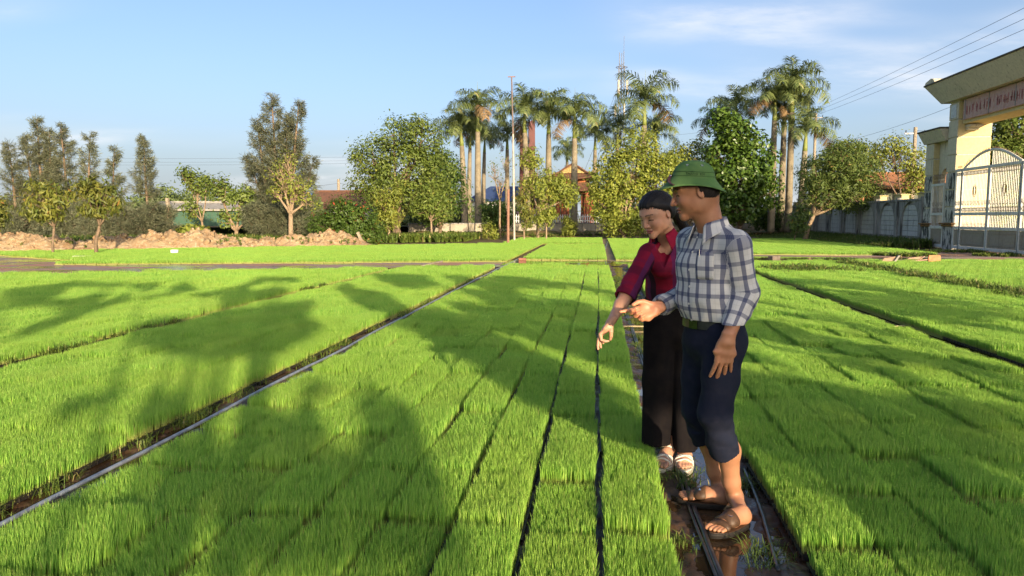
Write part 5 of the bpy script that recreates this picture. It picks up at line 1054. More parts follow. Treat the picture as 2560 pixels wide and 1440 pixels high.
# ---- hand: palm with five fingers. D along the fingers, Pn out of the palm, T towards the thumb
def hand_parts(wr, D, Pn, curls, thumb, sc=1., spread=.10, fore=None):
    D = nrm(D); Pn = nrm(Pn - D * (np.dot(Pn, D))); T = np.cross(Pn, D); wr = np.asarray(wr, float)
    if thumb.get('flip'): T = -T
    g = lambda d, t_, p: wr + sc * (D * d + T * t_ + Pn * p)
    fl = [.072, .081, .075, .058]; ft = [.029, .0095, -.010, -.0285]; fd = [.092, .096, .091, .083]; fr = [.0088, .0090, .0085, .0074]
    F = []
    for i in range(4):
        ang = np.asarray(curls[i], float); sp = spread * (1.5 - i) * .8
        b = np.array([fd[i], ft[i], -.002]); dirv = np.array([math.cos(sp), math.sin(sp), 0.]); pts = [np.array([.045, ft[i] * .9, -.001]), b]; a = 0; p = b
        for L, da in zip((.46, .31, .25), ang):
            a += R(da); v = dirv * math.cos(a) + np.array([0, 0, 1]) * math.sin(a); p = p + v * L * fl[i]; pts.append(p)
        F.append(([g(*q) for q in pts], np.array([.0105, fr[i] * 1.12, fr[i], fr[i] * .93, fr[i] * .74]) * sc))
    th = [g(*q) for q in thumb['pts']]; thr = np.array([.015, .0125, .0105, .0085]) * sc
    def f(P):
        d = limb(P, [g(-.03, 0, 0), g(.01, 0, 0), g(.05, .002, 0), g(.088, .0, -.001)], np.array([.026, .029, .038, .0405]) * sc, np.array([.020, .018, .0135, .0115]) * sc, T, k=.02)
        d = smin(d, ell((P - g(.038, .024, .008)) @ np.stack([D, T, Pn]).T, np.zeros(3), np.array([.034, .016, .015]) * sc), .012)
        d = smin(d, ell((P - g(.045, -.026, .006)) @ np.stack([D, T, Pn]).T, np.zeros(3), np.array([.034, .013, .013]) * sc), .012)
        for pts, rr in F: d = smin(d, limb(P, pts, rr, k=.002), .0045)
        d = smin(d, limb(P, th, thr, k=.002), .006)
        if fore is not None: d = smin(d, limb(P, fore[0] + [g(.005, 0, 0)], fore[1], fore[2], T, k=.02), .012)
        return d
    allp = np.array([q for pts, _ in F for q in pts] + th + [g(-.03, 0, 0)] + (list(fore[0]) if fore else []))
    tips = [(pts[-1], pts[-2]) for pts, _ in F] + [(th[-1], th[-2])]
    return f, allp.min(0) - .05, allp.max(0) + .05, dict(g=g, D=D, T=T, P=Pn, F=F, tips=tips)
# ---- foot pointing along dirv; returns sdf plus helper
def foot_parts(heel, toe, ankle, shin, sc=1., z0=.02):
    heel = np.asarray(heel, float); toe = np.asarray(toe, float); d = toe - heel; L = np.linalg.norm(d[:2]); D = nrm([d[0], d[1], 0]); S = np.array([-D[1], D[0], 0.])   # S to the left
    g = lambda a, s_, z: np.array([heel[0], heel[1], 0]) + D * a * L + S * s_ + np.array([0, 0, z0 + z])
    def f(P, inner=1):
        q = limb(P, [g(.10, 0, .030), g(.45, -.004 * inner, .030), g(.74, .004 * inner, .020)], [.031, .034, .042], [.031, .029, .018], S, k=.02)
        q = smin(q, limb(P, [g(.14, 0, .055), g(.42, .006 * inner, .048), g(.70, .008 * inner, .022)], [.030, .028, .030], [.035, .026, .014], S, k=.02), .02)
        for i, (s_, e, r) in enumerate([(.030, .98, .0135), (.010, .985, .0095), (-.007, .955, .009), (-.022, .915, .0085), (-.036, .87, .0085)]):
            q = smin(q, limb(P, [g(.70, s_ * inner, .016), g(e - .05, s_ * inner * 1.05, .013), g(e, s_ * inner * 1.05, .010)], [r * 1.1, r, r * .85]), .006)
        sh = limb(P, [g(.12, 0, .03), ankle] + list(shin[0]), [.031] + list(shin[1]), None, S, k=.03)
        q = smin(q, sh, .025)
        q = smin(q, ell(P, np.asarray(ankle) + S * .030 - np.array([0, 0, .004]), np.array([.013] * 3)), .015); q = smin(q, ell(P, np.asarray(ankle) - S * .030 - np.array([0, 0, .01]), np.array([.013] * 3)), .015)
        return smax(q, (z0 - P[:, 2]), .004)
    return f, g, D, S, L
def footprint(g, n=36, ex=.008):
    pts = []
    for k in range(n):
        a = 2 * math.pi * k / n; ca, sa = math.cos(a), math.sin(a); u = .5 + (.5 + .05) * ca
        wd = (.033 + .016 * np.clip((u - .25) / .45, 0, 1)) + ex; pts.append((u, sa * wd * (1 - .12 * max(0, ca) ** 4)))
    return pts
def sole(name, g, zs, mat, parent, inner, ex=.008):
    V = []; F = []; pr = footprint(g, 36, ex); n = len(pr)
    for z, k in zs:
        for u, s in pr: V.append(g(.5 + (u - .5) * k, s * k + .004 * inner * math.sin(u * 3), z))
    m = len(zs)
    for i in range(m - 1):
        for k in range(n): F.append((i * n + k, i * n + (k + 1) % n, (i + 1) * n + (k + 1) % n, (i + 1) * n + k))
    F += [tuple(range(n - 1, -1, -1)), tuple(range((m - 1) * n, m * n))]
    q = MB(); q.add(V, F); return q.build(name, mat, parent)
def strap(name, f, path, width, thick, mat, parent, nrm_from=None, n=26):
    """band lying on the surface f: path = points just outside, pulled onto the surface"""
    P = np.asarray(path, float); T = np.linspace(0, 1, n); tt = np.linspace(0, 1, len(P))
    C = np.stack([np.interp(T, tt, P[:, i]) for i in range(3)], 1)
    for _ in range(3): C[1:-1] = .25 * C[:-2] + .5 * C[1:-1] + .25 * C[2:]
    tn = np.gradient(C, axis=0); tn /= np.linalg.norm(tn, axis=1)[:, None] + 1e-9
    def grad(Q): e = .002; return np.stack([f(Q + [e, 0, 0]) - f(Q - [e, 0, 0]), f(Q + [0, e, 0]) - f(Q - [0, e, 0]), f(Q + [0, 0, e]) - f(Q - [0, 0, e])], 1) / (2 * e)
    def pull(Q, off):
        for _ in range(6): G = grad(Q); Q = Q - G * ((f(Q) - off) / (np.sum(G * G, 1) + 1e-6))[:, None] * .8
        return Q
    C = pull(C, .0015); G = grad(C); G /= np.linalg.norm(G, axis=1)[:, None] + 1e-9
    tn = np.gradient(C, axis=0); tn /= np.linalg.norm(tn, axis=1)[:, None] + 1e-9; B = np.cross(G, tn); rows = []
    w = width if hasattr(width, '__len__') else [width] * n; w = np.interp(T, np.linspace(0, 1, len(w)), w)[:, None]
    for s in (-.5, 0, .5):
        Q = C + B * w * s; Q = pull(Q, .0015); rows.append(Q)
    Gs = [grad(r_) for r_ in rows]; Gs = [x / (np.linalg.norm(x, axis=1)[:, None] + 1e-9) for x in Gs]
    top = [r_ + x * thick for r_, x in zip(rows, Gs)]; ring = [rows[0] - Gs[0] * .002, top[0], top[1], top[2], rows[2] - Gs[2] * .002]
    V = np.stack(ring, 1).reshape(-1, 3); F = []
    for i in range(n - 1):
        for k in range(4): a = i * 5 + k; F.append((a, a + 1, a + 6, a + 5))
    q = MB(); q.add(V, F); return q.build(name, mat, parent, smooth=True)
def wr(P, seed, a=.003, fr=38.):
    """soft cloth folds"""
    rs = np.random.RandomState(seed); o = 0
    for k in range(5):
        v = nrm(rs.normal(size=3) * [1, 1, 1.6]) * fr * (.6 + .5 * k * .5); o = o + np.sin(P @ v + rs.rand() * 6 + 1.7 * np.sin(P @ (v[[1, 2, 0]] * .45) + k)) / (1 + .5 * k)
    return a * o * .55
def collar(name, c, up, fwd, r0, mat, parent, sx=1.05, h=.034, tipd=.05, open_=.5, uvs=1., flare=.030):
    """shirt collar: stand, fold, and flap with two front points, open at the front"""
    up = nrm(up); fwd = nrm(np.asarray(fwd) - up * np.dot(fwd, up)); lf = np.cross(up, fwd); n = 56; V = []; UV = []
    for i in range(n):
        ph = -math.pi + open_ + (2 * math.pi - 2 * open_) * i / (n - 1)      # 0 = back
        d = lf * math.sin(ph) * sx - fwd * math.cos(ph); fr = abs(ph) / (math.pi - open_); fr_ = max(0, (fr - .5) / .5)
        hh = h * (1 - .35 * fr_ ** 1.5)
        for s, rr, zz in ((0, r0 * 1.0, -.008), (1, r0 * .98, hh), (2, r0 * 1.03, hh + .003), (3, r0 * 1.10, hh * .5), (4, r0 * 1.20 + flare * .3 * fr_, -.006 - .25 * tipd * fr_), (5, r0 * 1.28 + flare * fr_, -.014 - tipd * fr_ ** 3)):
            V.append(np.asarray(c) + d * rr + up * zz + fwd * .012 * fr_ * (s > 2)); UV.append((ph * r0 * uvs * 1.1, -.012 * s + .02, 0))
    F = [(i * 6 + k, i * 6 + k + 1, i * 6 + k + 7, i * 6 + k + 6) for i in range(n - 1) for k in range(5)]
    me = pymesh(name, V, F, mat, True); vattr(me, 'uvw', UV, 'FLOAT_VECTOR'); o = link(name, me, parent)
    m = o.modifiers.new('thick', 'SOLIDIFY'); m.thickness = .003; m.offset = 0; return o
def along(f, o, d, lo=0., hi=.4, n=400):
    """first surface point of f seen from outside along -d towards o"""
    d = nrm(d); T = np.linspace(hi, lo, n); v = f(np.asarray(o) + T[:, None] * d); k = np.argmax(v < 0); return np.asarray(o) + T[k] * d
# ================================================================ man in the green helmet
def build_man():
    root = empty('person', (.66, 3.62, 0)); tag(root, 'man in green sun helmet and blue checked shirt, palm held open', 'person')
    inv = Matrix.Translation((-.66, -3.62, 0))
    def fin(o): o.matrix_parent_inverse = inv; return o
    a = at; fwd = nrm([-.80, -.60, 0]); lef = np.array([.60, -.80, 0.])
    hd = Head(a(1742, 484, 3.60), [-.97, .04, -.25], [-.10, 0, 1], 1.03, True)
    neck = [a(1780, 585, 3.63), a(1768, 540, 3.62), hd.w(-.035, 0, -.03)]
    fn = lambda P: limb(P, neck, [.066, .058, .056], [.066, .062, .060], lef, k=.02)
    fh = lambda P: smin(hd.sdf(P), fn(P), .03)
    parts = []
    VF = surf(fh, hd.c - [.17, .16, .19], hd.c + [.17, .16, .17], .0027); parts.append(VF); tint = [hd.tint(VF[0], SK_M, 0)]
    # left arm hanging, back of the hand to the viewer
    sL, eL, wL = a(1846, 603, 3.50), a(1860, 735, 3.50), a(1815, 858, 3.42)
    fL, lo, hi, hL = hand_parts(wL + (eL - wL) * .05, [-.10, .10, -1], [-.15, 1, .05], [(6, 8, 6), (6, 10, 6), (8, 12, 8), (8, 10, 8)],
                            dict(pts=[(.020, .014, .014), (.045, .022, .028), (.066, .020, .040), (.084, .012, .046)], flip=False), 1.10, .17, ([wL + (eL - wL) * .45], np.array([.034, .028]), np.array([.032, .024])))
    if hL['T'] @ np.array([1, 0, 0]) > 0: raise ValueError('left thumb side')
    VF = surf(fL, lo, hi, .0028); parts.append(VF); tint.append(np.tile(SK_M * 1.04, (len(VF[0]), 1)))
    # right arm reaching out, palm up and open
    sR, eR, wR = a(1722, 600, 3.80), a(1722, 728, 3.93), a(1640, 771, 3.72)
    fR, lo, hi, hR = hand_parts(wR, [-1, -.26, -.32], [.05, -.90, .50], [(2, 6, 6), (42, 58, 34), (50, 62, 36), (56, 62, 36)],
                            dict(pts=[(.018, .022, .012), (.048, .044, .020), (.074, .050, .022), (.098, .046, .020)], flip=True), 1.06, .10, ([wR + (eR - wR) * .5], np.array([.036, .029]), np.array([.033, .025])))
    VF = surf(fR, lo, hi, .0028); parts.append(VF); tint.append(np.tile(SK_M * np.array([1.45, 1.35, 1.35]), (len(VF[0]), 1)))
    for (tips, h_) in ((hL['tips'], 0),): pass
    # legs and feet
    kL, kR = a(1788, 1035, 3.50), a(1742, 1030, 3.74)
    aL = gnd(1838, 1293) + [0, .03, .095]; aR = gnd(1800, 1258) + [0, .03, .09]
    hpL, hpR = a(1812, 850, 3.57), a(1757, 850, 3.74)
    ft = []
    for heel, toe, an, kn, inner in ((gnd(1868, 1318), gnd(1778, 1345), aL, kL, -1), (gnd(1822, 1274), gnd(1697, 1256), aR, kR, -1)):
        mid = an + (kn - an) * .55 + np.array([.022, .02, 0])
        f, g, D, S, L = foot_parts(heel, toe, an, ([an + (kn - an) * .18, mid, kn], [.036, .039, .055, .058]), 1, .028)
        f2 = (lambda f_, i_: (lambda P: f_(P, i_)))(f, inner)
        pts = np.array([g(-.1, 0, 0), g(1.1, 0, 0), an, mid]); VF = surf(f2, pts.min(0) - [.09, .09, .05], np.append(pts.max(0)[:2] + .09, mid[2] + .06), .0034)
        parts.append(VF); z = VF[0][:, 2]; tint.append(SK_M * (1.02 + .22 * np.clip((.12 - z) / .1, 0, 1))[:, None]); ft.append((f2, g, D, S, L, inner))
    # covered trunk and thighs
    core = lambda P: smin(smin(limb(P, [a(1785, 840, 3.65), a(1775, 740, 3.65), a(1775, 620, 3.65), neck[0]], [.11, .11, .11, .05], [.08, .08, .07, .05], lef, k=.04),
                     limb(P, [sL, eL, wL + (eL - wL) * .4], [.034, .030, .028]), .03), np.minimum(limb(P, [sR, eR, wR + (eR - wR) * .4], [.034, .030, .028]), np.minimum(limb(P, [hpL, kL], [.065, .045]), limb(P, [hpR, kR], [.065, .045]))), .03)
    VF = surf(core, (.25, 3.1, .35), (1.15, 4.15, 1.50), .012); parts.append(VF); tint.append(np.tile(SK_M, (len(VF[0]), 1)))
    VF = join_surf(parts); tn = np.concatenate(tint); 
    fin(solid('body', VF, M_SKIN, root, {'tint': (np.c_[tn, np.ones(len(tn))], 'FLOAT_COLOR')}))
    # ring on the third finger
    p0, p1 = hL['F'][2][0][1:3]; c = p0 + (p1 - p0) * .55; ax = nrm(p1 - p0); u = nrm(np.cross(ax, [0, 1, .3])); v = np.cross(ax, u); m = MB()
    m.tube([c + (u * math.cos(k) + v * math.sin(k)) * .0105 for k in np.linspace(0, 6.283, 17)], .0016, 6, False); fin(m.build('finger_ring', M_GOLD, root, smooth=True))
    # hair: short, below the helmet
    def fhair(P):
        Q = hd.loc(P); Q[:, 0] = np.where(Q[:, 0] < -.012, -.012 + (Q[:, 0] + .012) * 1.18, Q[:, 0]); d = hd.skull(Q, .007) + .0015 * np.sin(Q[:, 1] * 400) * np.sin(Q[:, 2] * 300 + Q[:, 0] * 200)
        line = np.where(Q[:, 0] > -.005, .030 + .25 * np.clip(Q[:, 0], 0, 1), -.028 - .2 * np.clip(-.02 - Q[:, 0], 0, .1))
        return smax(smax(smax(d, line - Q[:, 2], .006), Q[:, 2] - .050, .004), np.minimum(-.066 - Q[:, 0], (Q[:, 2] - .012) * 2), .006) * hd.sc
    fin(solid('hair', surf(fhair, hd.c - .16, hd.c + .18, .004), M_HAIR, root))
    # shirt
    tor = [a(1780, 815, 3.66), a(1772, 745, 3.65), a(1772, 660, 3.66), a(1780, 605, 3.66), a(1782, 568, 3.65)]
    trx = [.154, .158, .166, .142, .066]; trY = [.110, .119, .120, .094, .062]
    cufL = wL + (eL - wL) * .05; cufR = wR + (eR - wR) * .10
    slL = [sL + [0, 0, -.026], eL + [.012, .02, 0], wL + (eL - wL) * .12, cufL]; slR = [sR, eR, wR + (eR - wR) * .22, cufR]
    hemz = a(1780, 795, 3.6)[2]
    def sleeve(P, pts, rr, seed, want=False):
        r = limb(P, pts, rr, None, lef, k=.03, want=True); d = r[0] + (wr(P, seed, .0045, 46) + wr(P, seed + 1, .0022, 95)) * np.clip(r[1] / .12, .3, 1) * np.clip((np.linalg.norm(pts[0] - pts[1]) + np.linalg.norm(pts[1] - pts[2]) - r[1]) / .05, .15, 1)
        T = nrm(pts[-1] - pts[-2]); e = (P - pts[-1]) @ T
        d = np.maximum(d, e); inn = limb(P, [pts[-2] - T * .0, pts[-1] + T * .05], [rr[-2] - .013, rr[-1] - .012]); d = np.maximum(d, -np.maximum(inn, -.03 - e))
        return (d, r[1], r[2], r[3]) if want else d
    rL, rR = [.057, .056, .047, .045], [.058, .055, .048, .045]
    def torso(P, want=False):
        r = limb(P, tor, trx, trY, lef, k=.05, want=True); z = P[:, 2]
        d = r[0] + wr(P, 3, .0045, 30) + wr(P, 4, .0022, 75) + .006 * np.clip((hemz + .12 - z) / .12, 0, 1) * np.sin(np.arctan2(r[2], r[3]) * 13 + z * 40) * .6
        d = smin(d, limb(P, [sL - lef * .015 + [0, 0, -.006], sR + lef * .015 + [0, 0, -.006]], [.057, .056]), .06)
        return (d,) + r[1:] if want else d
    def fshirt(P):
        d = smin(smin(torso(P), sleeve(P, slL, rL, 11), .045), sleeve(P, slR, rR, 12), .035)
        d = np.maximum(d, hemz - .01 - P[:, 2]); T = nrm(neck[1] - neck[0]); return np.maximum(d, -limb(P, [neck[0] - T * .02, neck[1] + T * .05], [.060, .066]))
    V, F = surf(fshirt, (.22, 3.25, hemz - .05), (1.02, 4.15, 1.50), .0052)
    dt, At, Ut, Vt = torso(V, True); uv = np.stack([np.arctan2(Ut, -Vt) * .165, V[:, 2], 0 * dt], 1)
    for pts, rr, sd in ((slL, rL, 11), (slR, rR, 12)):
        d, A, U, Vv = sleeve(V, pts, rr, sd, True); m = (d < dt - .0005); uv[m] = np.stack([np.arctan2(U, Vv) * .060 + .01, A + .0, 0 * A], 1)[m]; dt = np.minimum(dt, d)
    shirt = fin(solid('shirt', (V, F), M_CHECK, root, {'uvw': (uv, 'FLOAT_VECTOR')}))
    shirt['label'] = 'off white shirt with navy check'
    ftor = lambda P: torso(P)
    for k, y in enumerate((593, 629, 672, 713, 755, 795)):
        c0 = a(1776, y, 3.655); p = along(ftor, c0, fwd, .02, .3); m = MB(); q = Vector(fwd).to_track_quat('Z', 'Y').to_matrix()
        m.lathe([(0, .0022), (.0045, .0022), (.0058, .001), (.0058, -.004)], 12); b = m.build('button', M_BTN, shirt); b.matrix_parent_inverse = Matrix.Identity(4); b.location = Vector(p) ; b.rotation_euler = Vector(fwd).to_track_quat('Z', 'Y').to_euler(); 
    # breast pocket and pen
    pc = a(1772, 628, 3.655); pv = []; nx, ny = 9, 8
    for j in range(ny):
        for i in range(nx):
            ang = .34 + .60 * i / (nx - 1); dirp = fwd * math.cos(ang) + lef * math.sin(ang); c0 = pc + np.array([0, 0, -.125 * j / (ny - 1)]); p = along(ftor, c0, dirp, .02, .3); pv.append(p + dirp * (.0035 if 0 < i < nx - 1 and j < ny - 1 else .001))
    pf = [(j * nx + i, j * nx + i + 1, (j + 1) * nx + i + 1, (j + 1) * nx + i) for j in range(ny - 1) for i in range(nx - 1)]
    me = pymesh('pocket', pv, pf, M_CHECK, True); pv = np.array(pv); r_ = limb(pv, tor, trx, trY, lef, want=True); vattr(me, 'uvw', np.stack([np.arctan2(r_[2], -r_[3]) * .165 + .006, pv[:, 2] + .01, 0 * r_[0]], 1), 'FLOAT_VECTOR')
    pk = link('pocket', me, shirt); so = pk.modifiers.new('thick', 'SOLIDIFY'); so.thickness = .0025
    p0 = np.array(pv[2]); m = MB(); m.tube([p0 + fwd * .004 + [0, 0, -.05], p0 + fwd * .005 + [0, 0, .016]], .0042, 8); pen = m.build('pen', simple('pen_blue', (.015, .02, .12), None, 20, .3, 0), shirt)
    m = MB(); m.box(p0 + fwd * .0105 + np.array([0, 0, -.004]), (.003, .003, .034)); m.build('pen_clip', M_METAL, shirt)
    fin(collar('collar', a(1778, 566, 3.63) - np.array([0, 0, .006]), nrm(neck[1] - neck[0]) * .6 + [0, 0, .6], fwd, .071, M_CHECK, root, 1.06, .038, .050, .42))
    # trousers
    def ftr(P, raw=False):
        w_ = limb(P, [a(1783, 800, 3.66), a(1785, 850, 3.66), a(1790, 885, 3.66)], [.150, .158, .130], [.118, .126, .105], lef, k=.03)
        ll = limb(P, [hpL, hpL + (kL - hpL) * .5, kL, aL + (kL - aL) * .66, aL + (kL - aL) * .535], [.096, .086, .071, .064, .062], [.100, .090, .075, .067, .064], lef, k=.03, want=True)
        lr = limb(P, [hpR, hpR + (kR - hpR) * .5, kR, aR + (kR - aR) * .76, aR + (kR - aR) * .62], [.094, .084, .070, .062, .060], [.098, .088, .073, .065, .062], lef, k=.03, want=True)
        fold = lambda r_, L: .0045 * np.clip((r_[1] - .30) / .12, 0, 1) * np.sin(r_[1] * 60 + 3.6 * np.sin(np.arctan2(r_[2], r_[3]) * 1.3 + L) + 14 * P[:, 2]) 
        d = smin(w_, np.minimum(ll[0] + fold(ll, 1), lr[0] + fold(lr, 2.5)), .035) + wr(P, 21, .0045, 24) + wr(P, 22, .0025, 60)
        # rolled cuffs, cut square below and hollow
        for an, kn, lowf, r in ((aL, kL, .535, .061), (aR, kR, .62, .059)):
            T = nrm(an - kn); e0 = an + (kn - an) * lowf; e = (P - e0) @ T; near_ = np.linalg.norm(P - e0, axis=1) < .2
            cf = limb(P, [e0 - T * .095, e0 + T * .02], [r + .015, r + .010]) + wr(P, 5, .003, 40); cf = np.maximum(cf, np.maximum(e + .006 * np.sin(P[:, 0] * 60), -(e + .085)))
            d = np.where(near_, np.minimum(np.maximum(d, e + .02), cf), d)
            inn = limb(P, [e0 - T * .06, e0 + T * .1], [r - .007, r - .003]); d = np.where(near_, np.maximum(d, -np.maximum(inn, -(e + .07))), d)
        return np.maximum(d, P[:, 2] - (hemz + .0))
    V, F = surf(ftr, (.30, 3.25, .30), (1.05, 4.1, hemz + .05), .006); fin(solid('trousers', (V, F), M_NAVY, root))
    # belt
    fb = lambda P: limb(P, [a(1781, 830, 3.66), a(1781, 790, 3.66)], [.156, .154], [.122, .120], lef)
    m = MB(); ring = []; zb = a(1780, 811, 3.6)[2]; N = 60
    V = []; 
    for k in range(N):
        an = 2 * math.pi * k / N; dirp = fwd * math.cos(an) + lef * math.sin(an)
        p = along(fb, np.array([*a(1781, 811, 3.66)[:2], zb]), dirp, .05, .3)
        for dz, o in ((-.019, -.004), (-.019, .004), (.019, .004), (.019, -.004)): V.append(p + dirp * o + [0, 0, dz])
    F = [(k * 4 + j, k * 4 + (j + 1) % 4, ((k + 1) % N) * 4 + (j + 1) % 4, ((k + 1) % N) * 4 + j) for k in range(N) for j in range(4)]
    m.add(V, F); belt = fin(m.build('belt', M_BELT, root))
    p = along(fb, np.array([*a(1781, 811, 3.66)[:2], zb]), fwd, .05, .3) + fwd * .007; m = MB(); rz = math.atan2(lef[1], lef[0]); m.box(p, (.052, .006, .040), rz, .002)
    m.build('buckle', simple('buckle', (.05, .09, .02), (.02, .03, .01), 30, .2, 0, metal=.6), belt)
    # sandals
    for (f2, g, D, S, L, inner) in ft:
        sd = sole('sandal', g, [(-.026, .95), (-.024, 1.0), (-.010, 1.02), (-.004, 1.0), (-.001, .97)], M_SOLE, root, inner, .010); fin(sd)
        sole('footbed', g, [(-.003, .965), (.0005, .955)], M_SAND, sd, inner, .008)
        strap('strap', f2, [g(.62, -.062, .0), g(.60, -.05, .03), g(.58, 0, .075), g(.55, .05, .035), g(.53, .06, .0)], [.035, .06, .062, .06, .035], .003, M_SAND, sd)
        strap('strap', f2, [g(.86, -.062, -.003), g(.84, -.045, .02), g(.80, 0, .05), g(.74, .045, .03), g(.70, .062, 0)], [.022, .028, .034, .03, .024], .003, M_SAND, sd)
        cb = g(.57, .018, .085); p = cb
        for _ in range(40): p = p - np.array([0, 0, .0015]) if f2(p[None])[0] > .005 else p
        m = MB(); m.box(p, (.022, .012, .004), math.atan2(D[1], D[0]) + 1.57, .001); m.build('badge', M_METAL, sd)
    # helmet
    hc = hd.c + np.array([-.018, -.004, .066]); up = nrm(np.array([.045, -.03, 1.])); hf = nrm(hd.F - up * (hd.F @ up)); hl = np.cross(up, hf)
    Mh = np.stack([hf, hl, up], 1)
    def helm(u, k):   # ring profile
        pass
    prof = [(0, .112), (.02, .1115), (.045, .106), (.068, .094), (.086, .075), (.098, .050), (.104, .024), (.106, .016), (.1065, .010), (.110, .004), (.122, -.010), (.140, -.026), (.155, -.038), (.158, -.043), (.155, -.044), (.136, -.028), (.118, -.010), (.106, .004)]
    n = 64; V = []; F = []; HS, HZ = .95, .80
    for i, (r, z) in enumerate(prof):
        for k in range(n):
            an = 2 * math.pi * k / n; b = np.clip((r - .108) / .05, 0, 1); ca, sa = math.cos(an), math.sin(an)
            dz = -b * (.016 * ca * ca - .014 * sa * sa); sx = 1.0 + .06 * b; sy = .86 - .02 * b
            V.append(hc + Mh @ np.array([r * ca * sx * HS, r * sa * sy * HS, z * (HZ if z > 0 else 1) + dz]))
    for i in range(len(prof) - 1):
        for k in range(n): F.append((i * n + k, i * n + (k + 1) % n, (i + 1) * n + (k + 1) % n, (i + 1) * n + k))
    m = MB(); m.add(V, F); he = fin(m.build('sun_helmet', M_HELM, root, smooth=True)); he['label'] = 'dark green cloth pith helmet'
    hp = lambda r, an, z: hc + Mh @ np.array([r * math.cos(an) * HS, r * math.sin(an) * .86 * HS, z * HZ])
    m = MB(); m.lathe([(0, .006), (.008, .0055), (.013, .002), (.014, -.002)], 14); k = m.build('top_knob', simple('knob', (.16, .13, .05), None, 20, .6, 0), he); k.location = hc + Mh @ np.array([0, 0, .112 * HZ]); k.rotation_euler = Matrix(Mh.tolist()).to_euler()
    for an in (R(62), R(112), R(-62), R(-112)):
        p = hp(.083, an, .080); nn = nrm(Mh @ np.array([math.cos(an) * .75, math.sin(an) * .75, .62])); m = MB(); q = [nrm(np.cross(nn, [0, 0, 1]))]; q.append(np.cross(nn, q[0]))
        m.tube([p + (q[0] * math.cos(t_) + q[1] * math.sin(t_)) * .0048 for t_ in np.linspace(0, 6.283, 13)], .0016, 5, False); m.build('eyelet', M_METAL, he)
    for z, r in ((.018, .1062), (.042, .1015)):
        m = MB(); m.tube([hp(r, t_, z) for t_ in np.linspace(0, 6.283, 65)], .0011, 4, False); m.build('seam', simple('seam', (.025, .07, .02), None, 30, .8, 0), he)
    # chin strap lying over the front of the brim
    pts = []
    for s in np.linspace(0, 1, 12):
        an = R(4 + 50 * s); b = s; r = .109 + .051 * s; z = .012 - .052 * s; bb = np.clip((r - .108) / .05, 0, 1); dz = -bb * (.016 * math.cos(an) ** 2 - .014 * math.sin(an) ** 2)
        pts.append(hc + Mh @ np.array([r * math.cos(an) * (1 + .06 * bb) * HS, r * math.sin(an) * (.86 - .02 * bb) * HS, z + dz + .006]))
    for sgn in (1, -1):
        P_ = [hc + Mh @ (np.array([1, sgn, 1]) * (Mh.T @ (p - hc))) for p in pts]; V = []
        for i, p in enumerate(P_):
            tg = nrm(P_[min(i + 1, 11)] - P_[max(i - 1, 0)]); bn = nrm(np.cross(up, tg)); V += [p - bn * .0065, p + bn * .0065]
        me = pymesh('chin_strap', V, [(2 * i, 2 * i + 1, 2 * i + 3, 2 * i + 2) for i in range(11)], M_STRAP); s_ = link('chin_strap', me, he); q = s_.modifiers.new('thick', 'SOLIDIFY'); q.thickness = .003; q.offset = 0
    p = pts[1]; m = MB(); m.lathe([(0, .002), (.003, .0015), (.0035, -.002)], 8); b = m.build('rivet', M_METAL, he); b.location = p + up * .003
    # handwriting on the helmet side, drawn as pen strokes following the crown
    G = {'T': [[(0, 1), (1, 1)], [(.5, 1), (.5, 0)]], 'H': [[(0, 1), (0, 0)], [(1, 1), (1, 0)], [(0, .5), (1, .5)]], 'A': [[(0, 0), (.5, 1), (1, 0)], [(.2, .4), (.8, .4)]], 'N': [[(0, 0), (0, 1), (1, 0), (1, 1)]],
         'G': [[(1, .85), (.5, 1), (0, .5), (.5, 0), (1, .2), (1, .5), (.6, .5)]], 'K': [[(0, 1), (0, 0)], [(1, 1), (0, .45), (1, 0)]], '^': [[(.1, 1.2), (.5, 1.45), (.9, 1.2)], [(.6, 1.5), (.9, 1.75)]]}
    m = MB(); x = 0
    for ch in ('T', 'H', 'A^', 'N', 'G', ' ', 'K', 'H'):
        for c_ in ch:
            for st in G.get(c_, []): m.tube([hp(.1058 - .0018 * (v > .6) - .0012 * v, R(64) + (x + u * .0085) / .098, .0235 + v * .0125) for u, v in st], .0008, 4, False)
        x += .0115 if ch != ' ' else .010
    m.build('lettering', simple('pen_ink', (.012, .03, .012), None, 30, .8, 0), he)
    return root
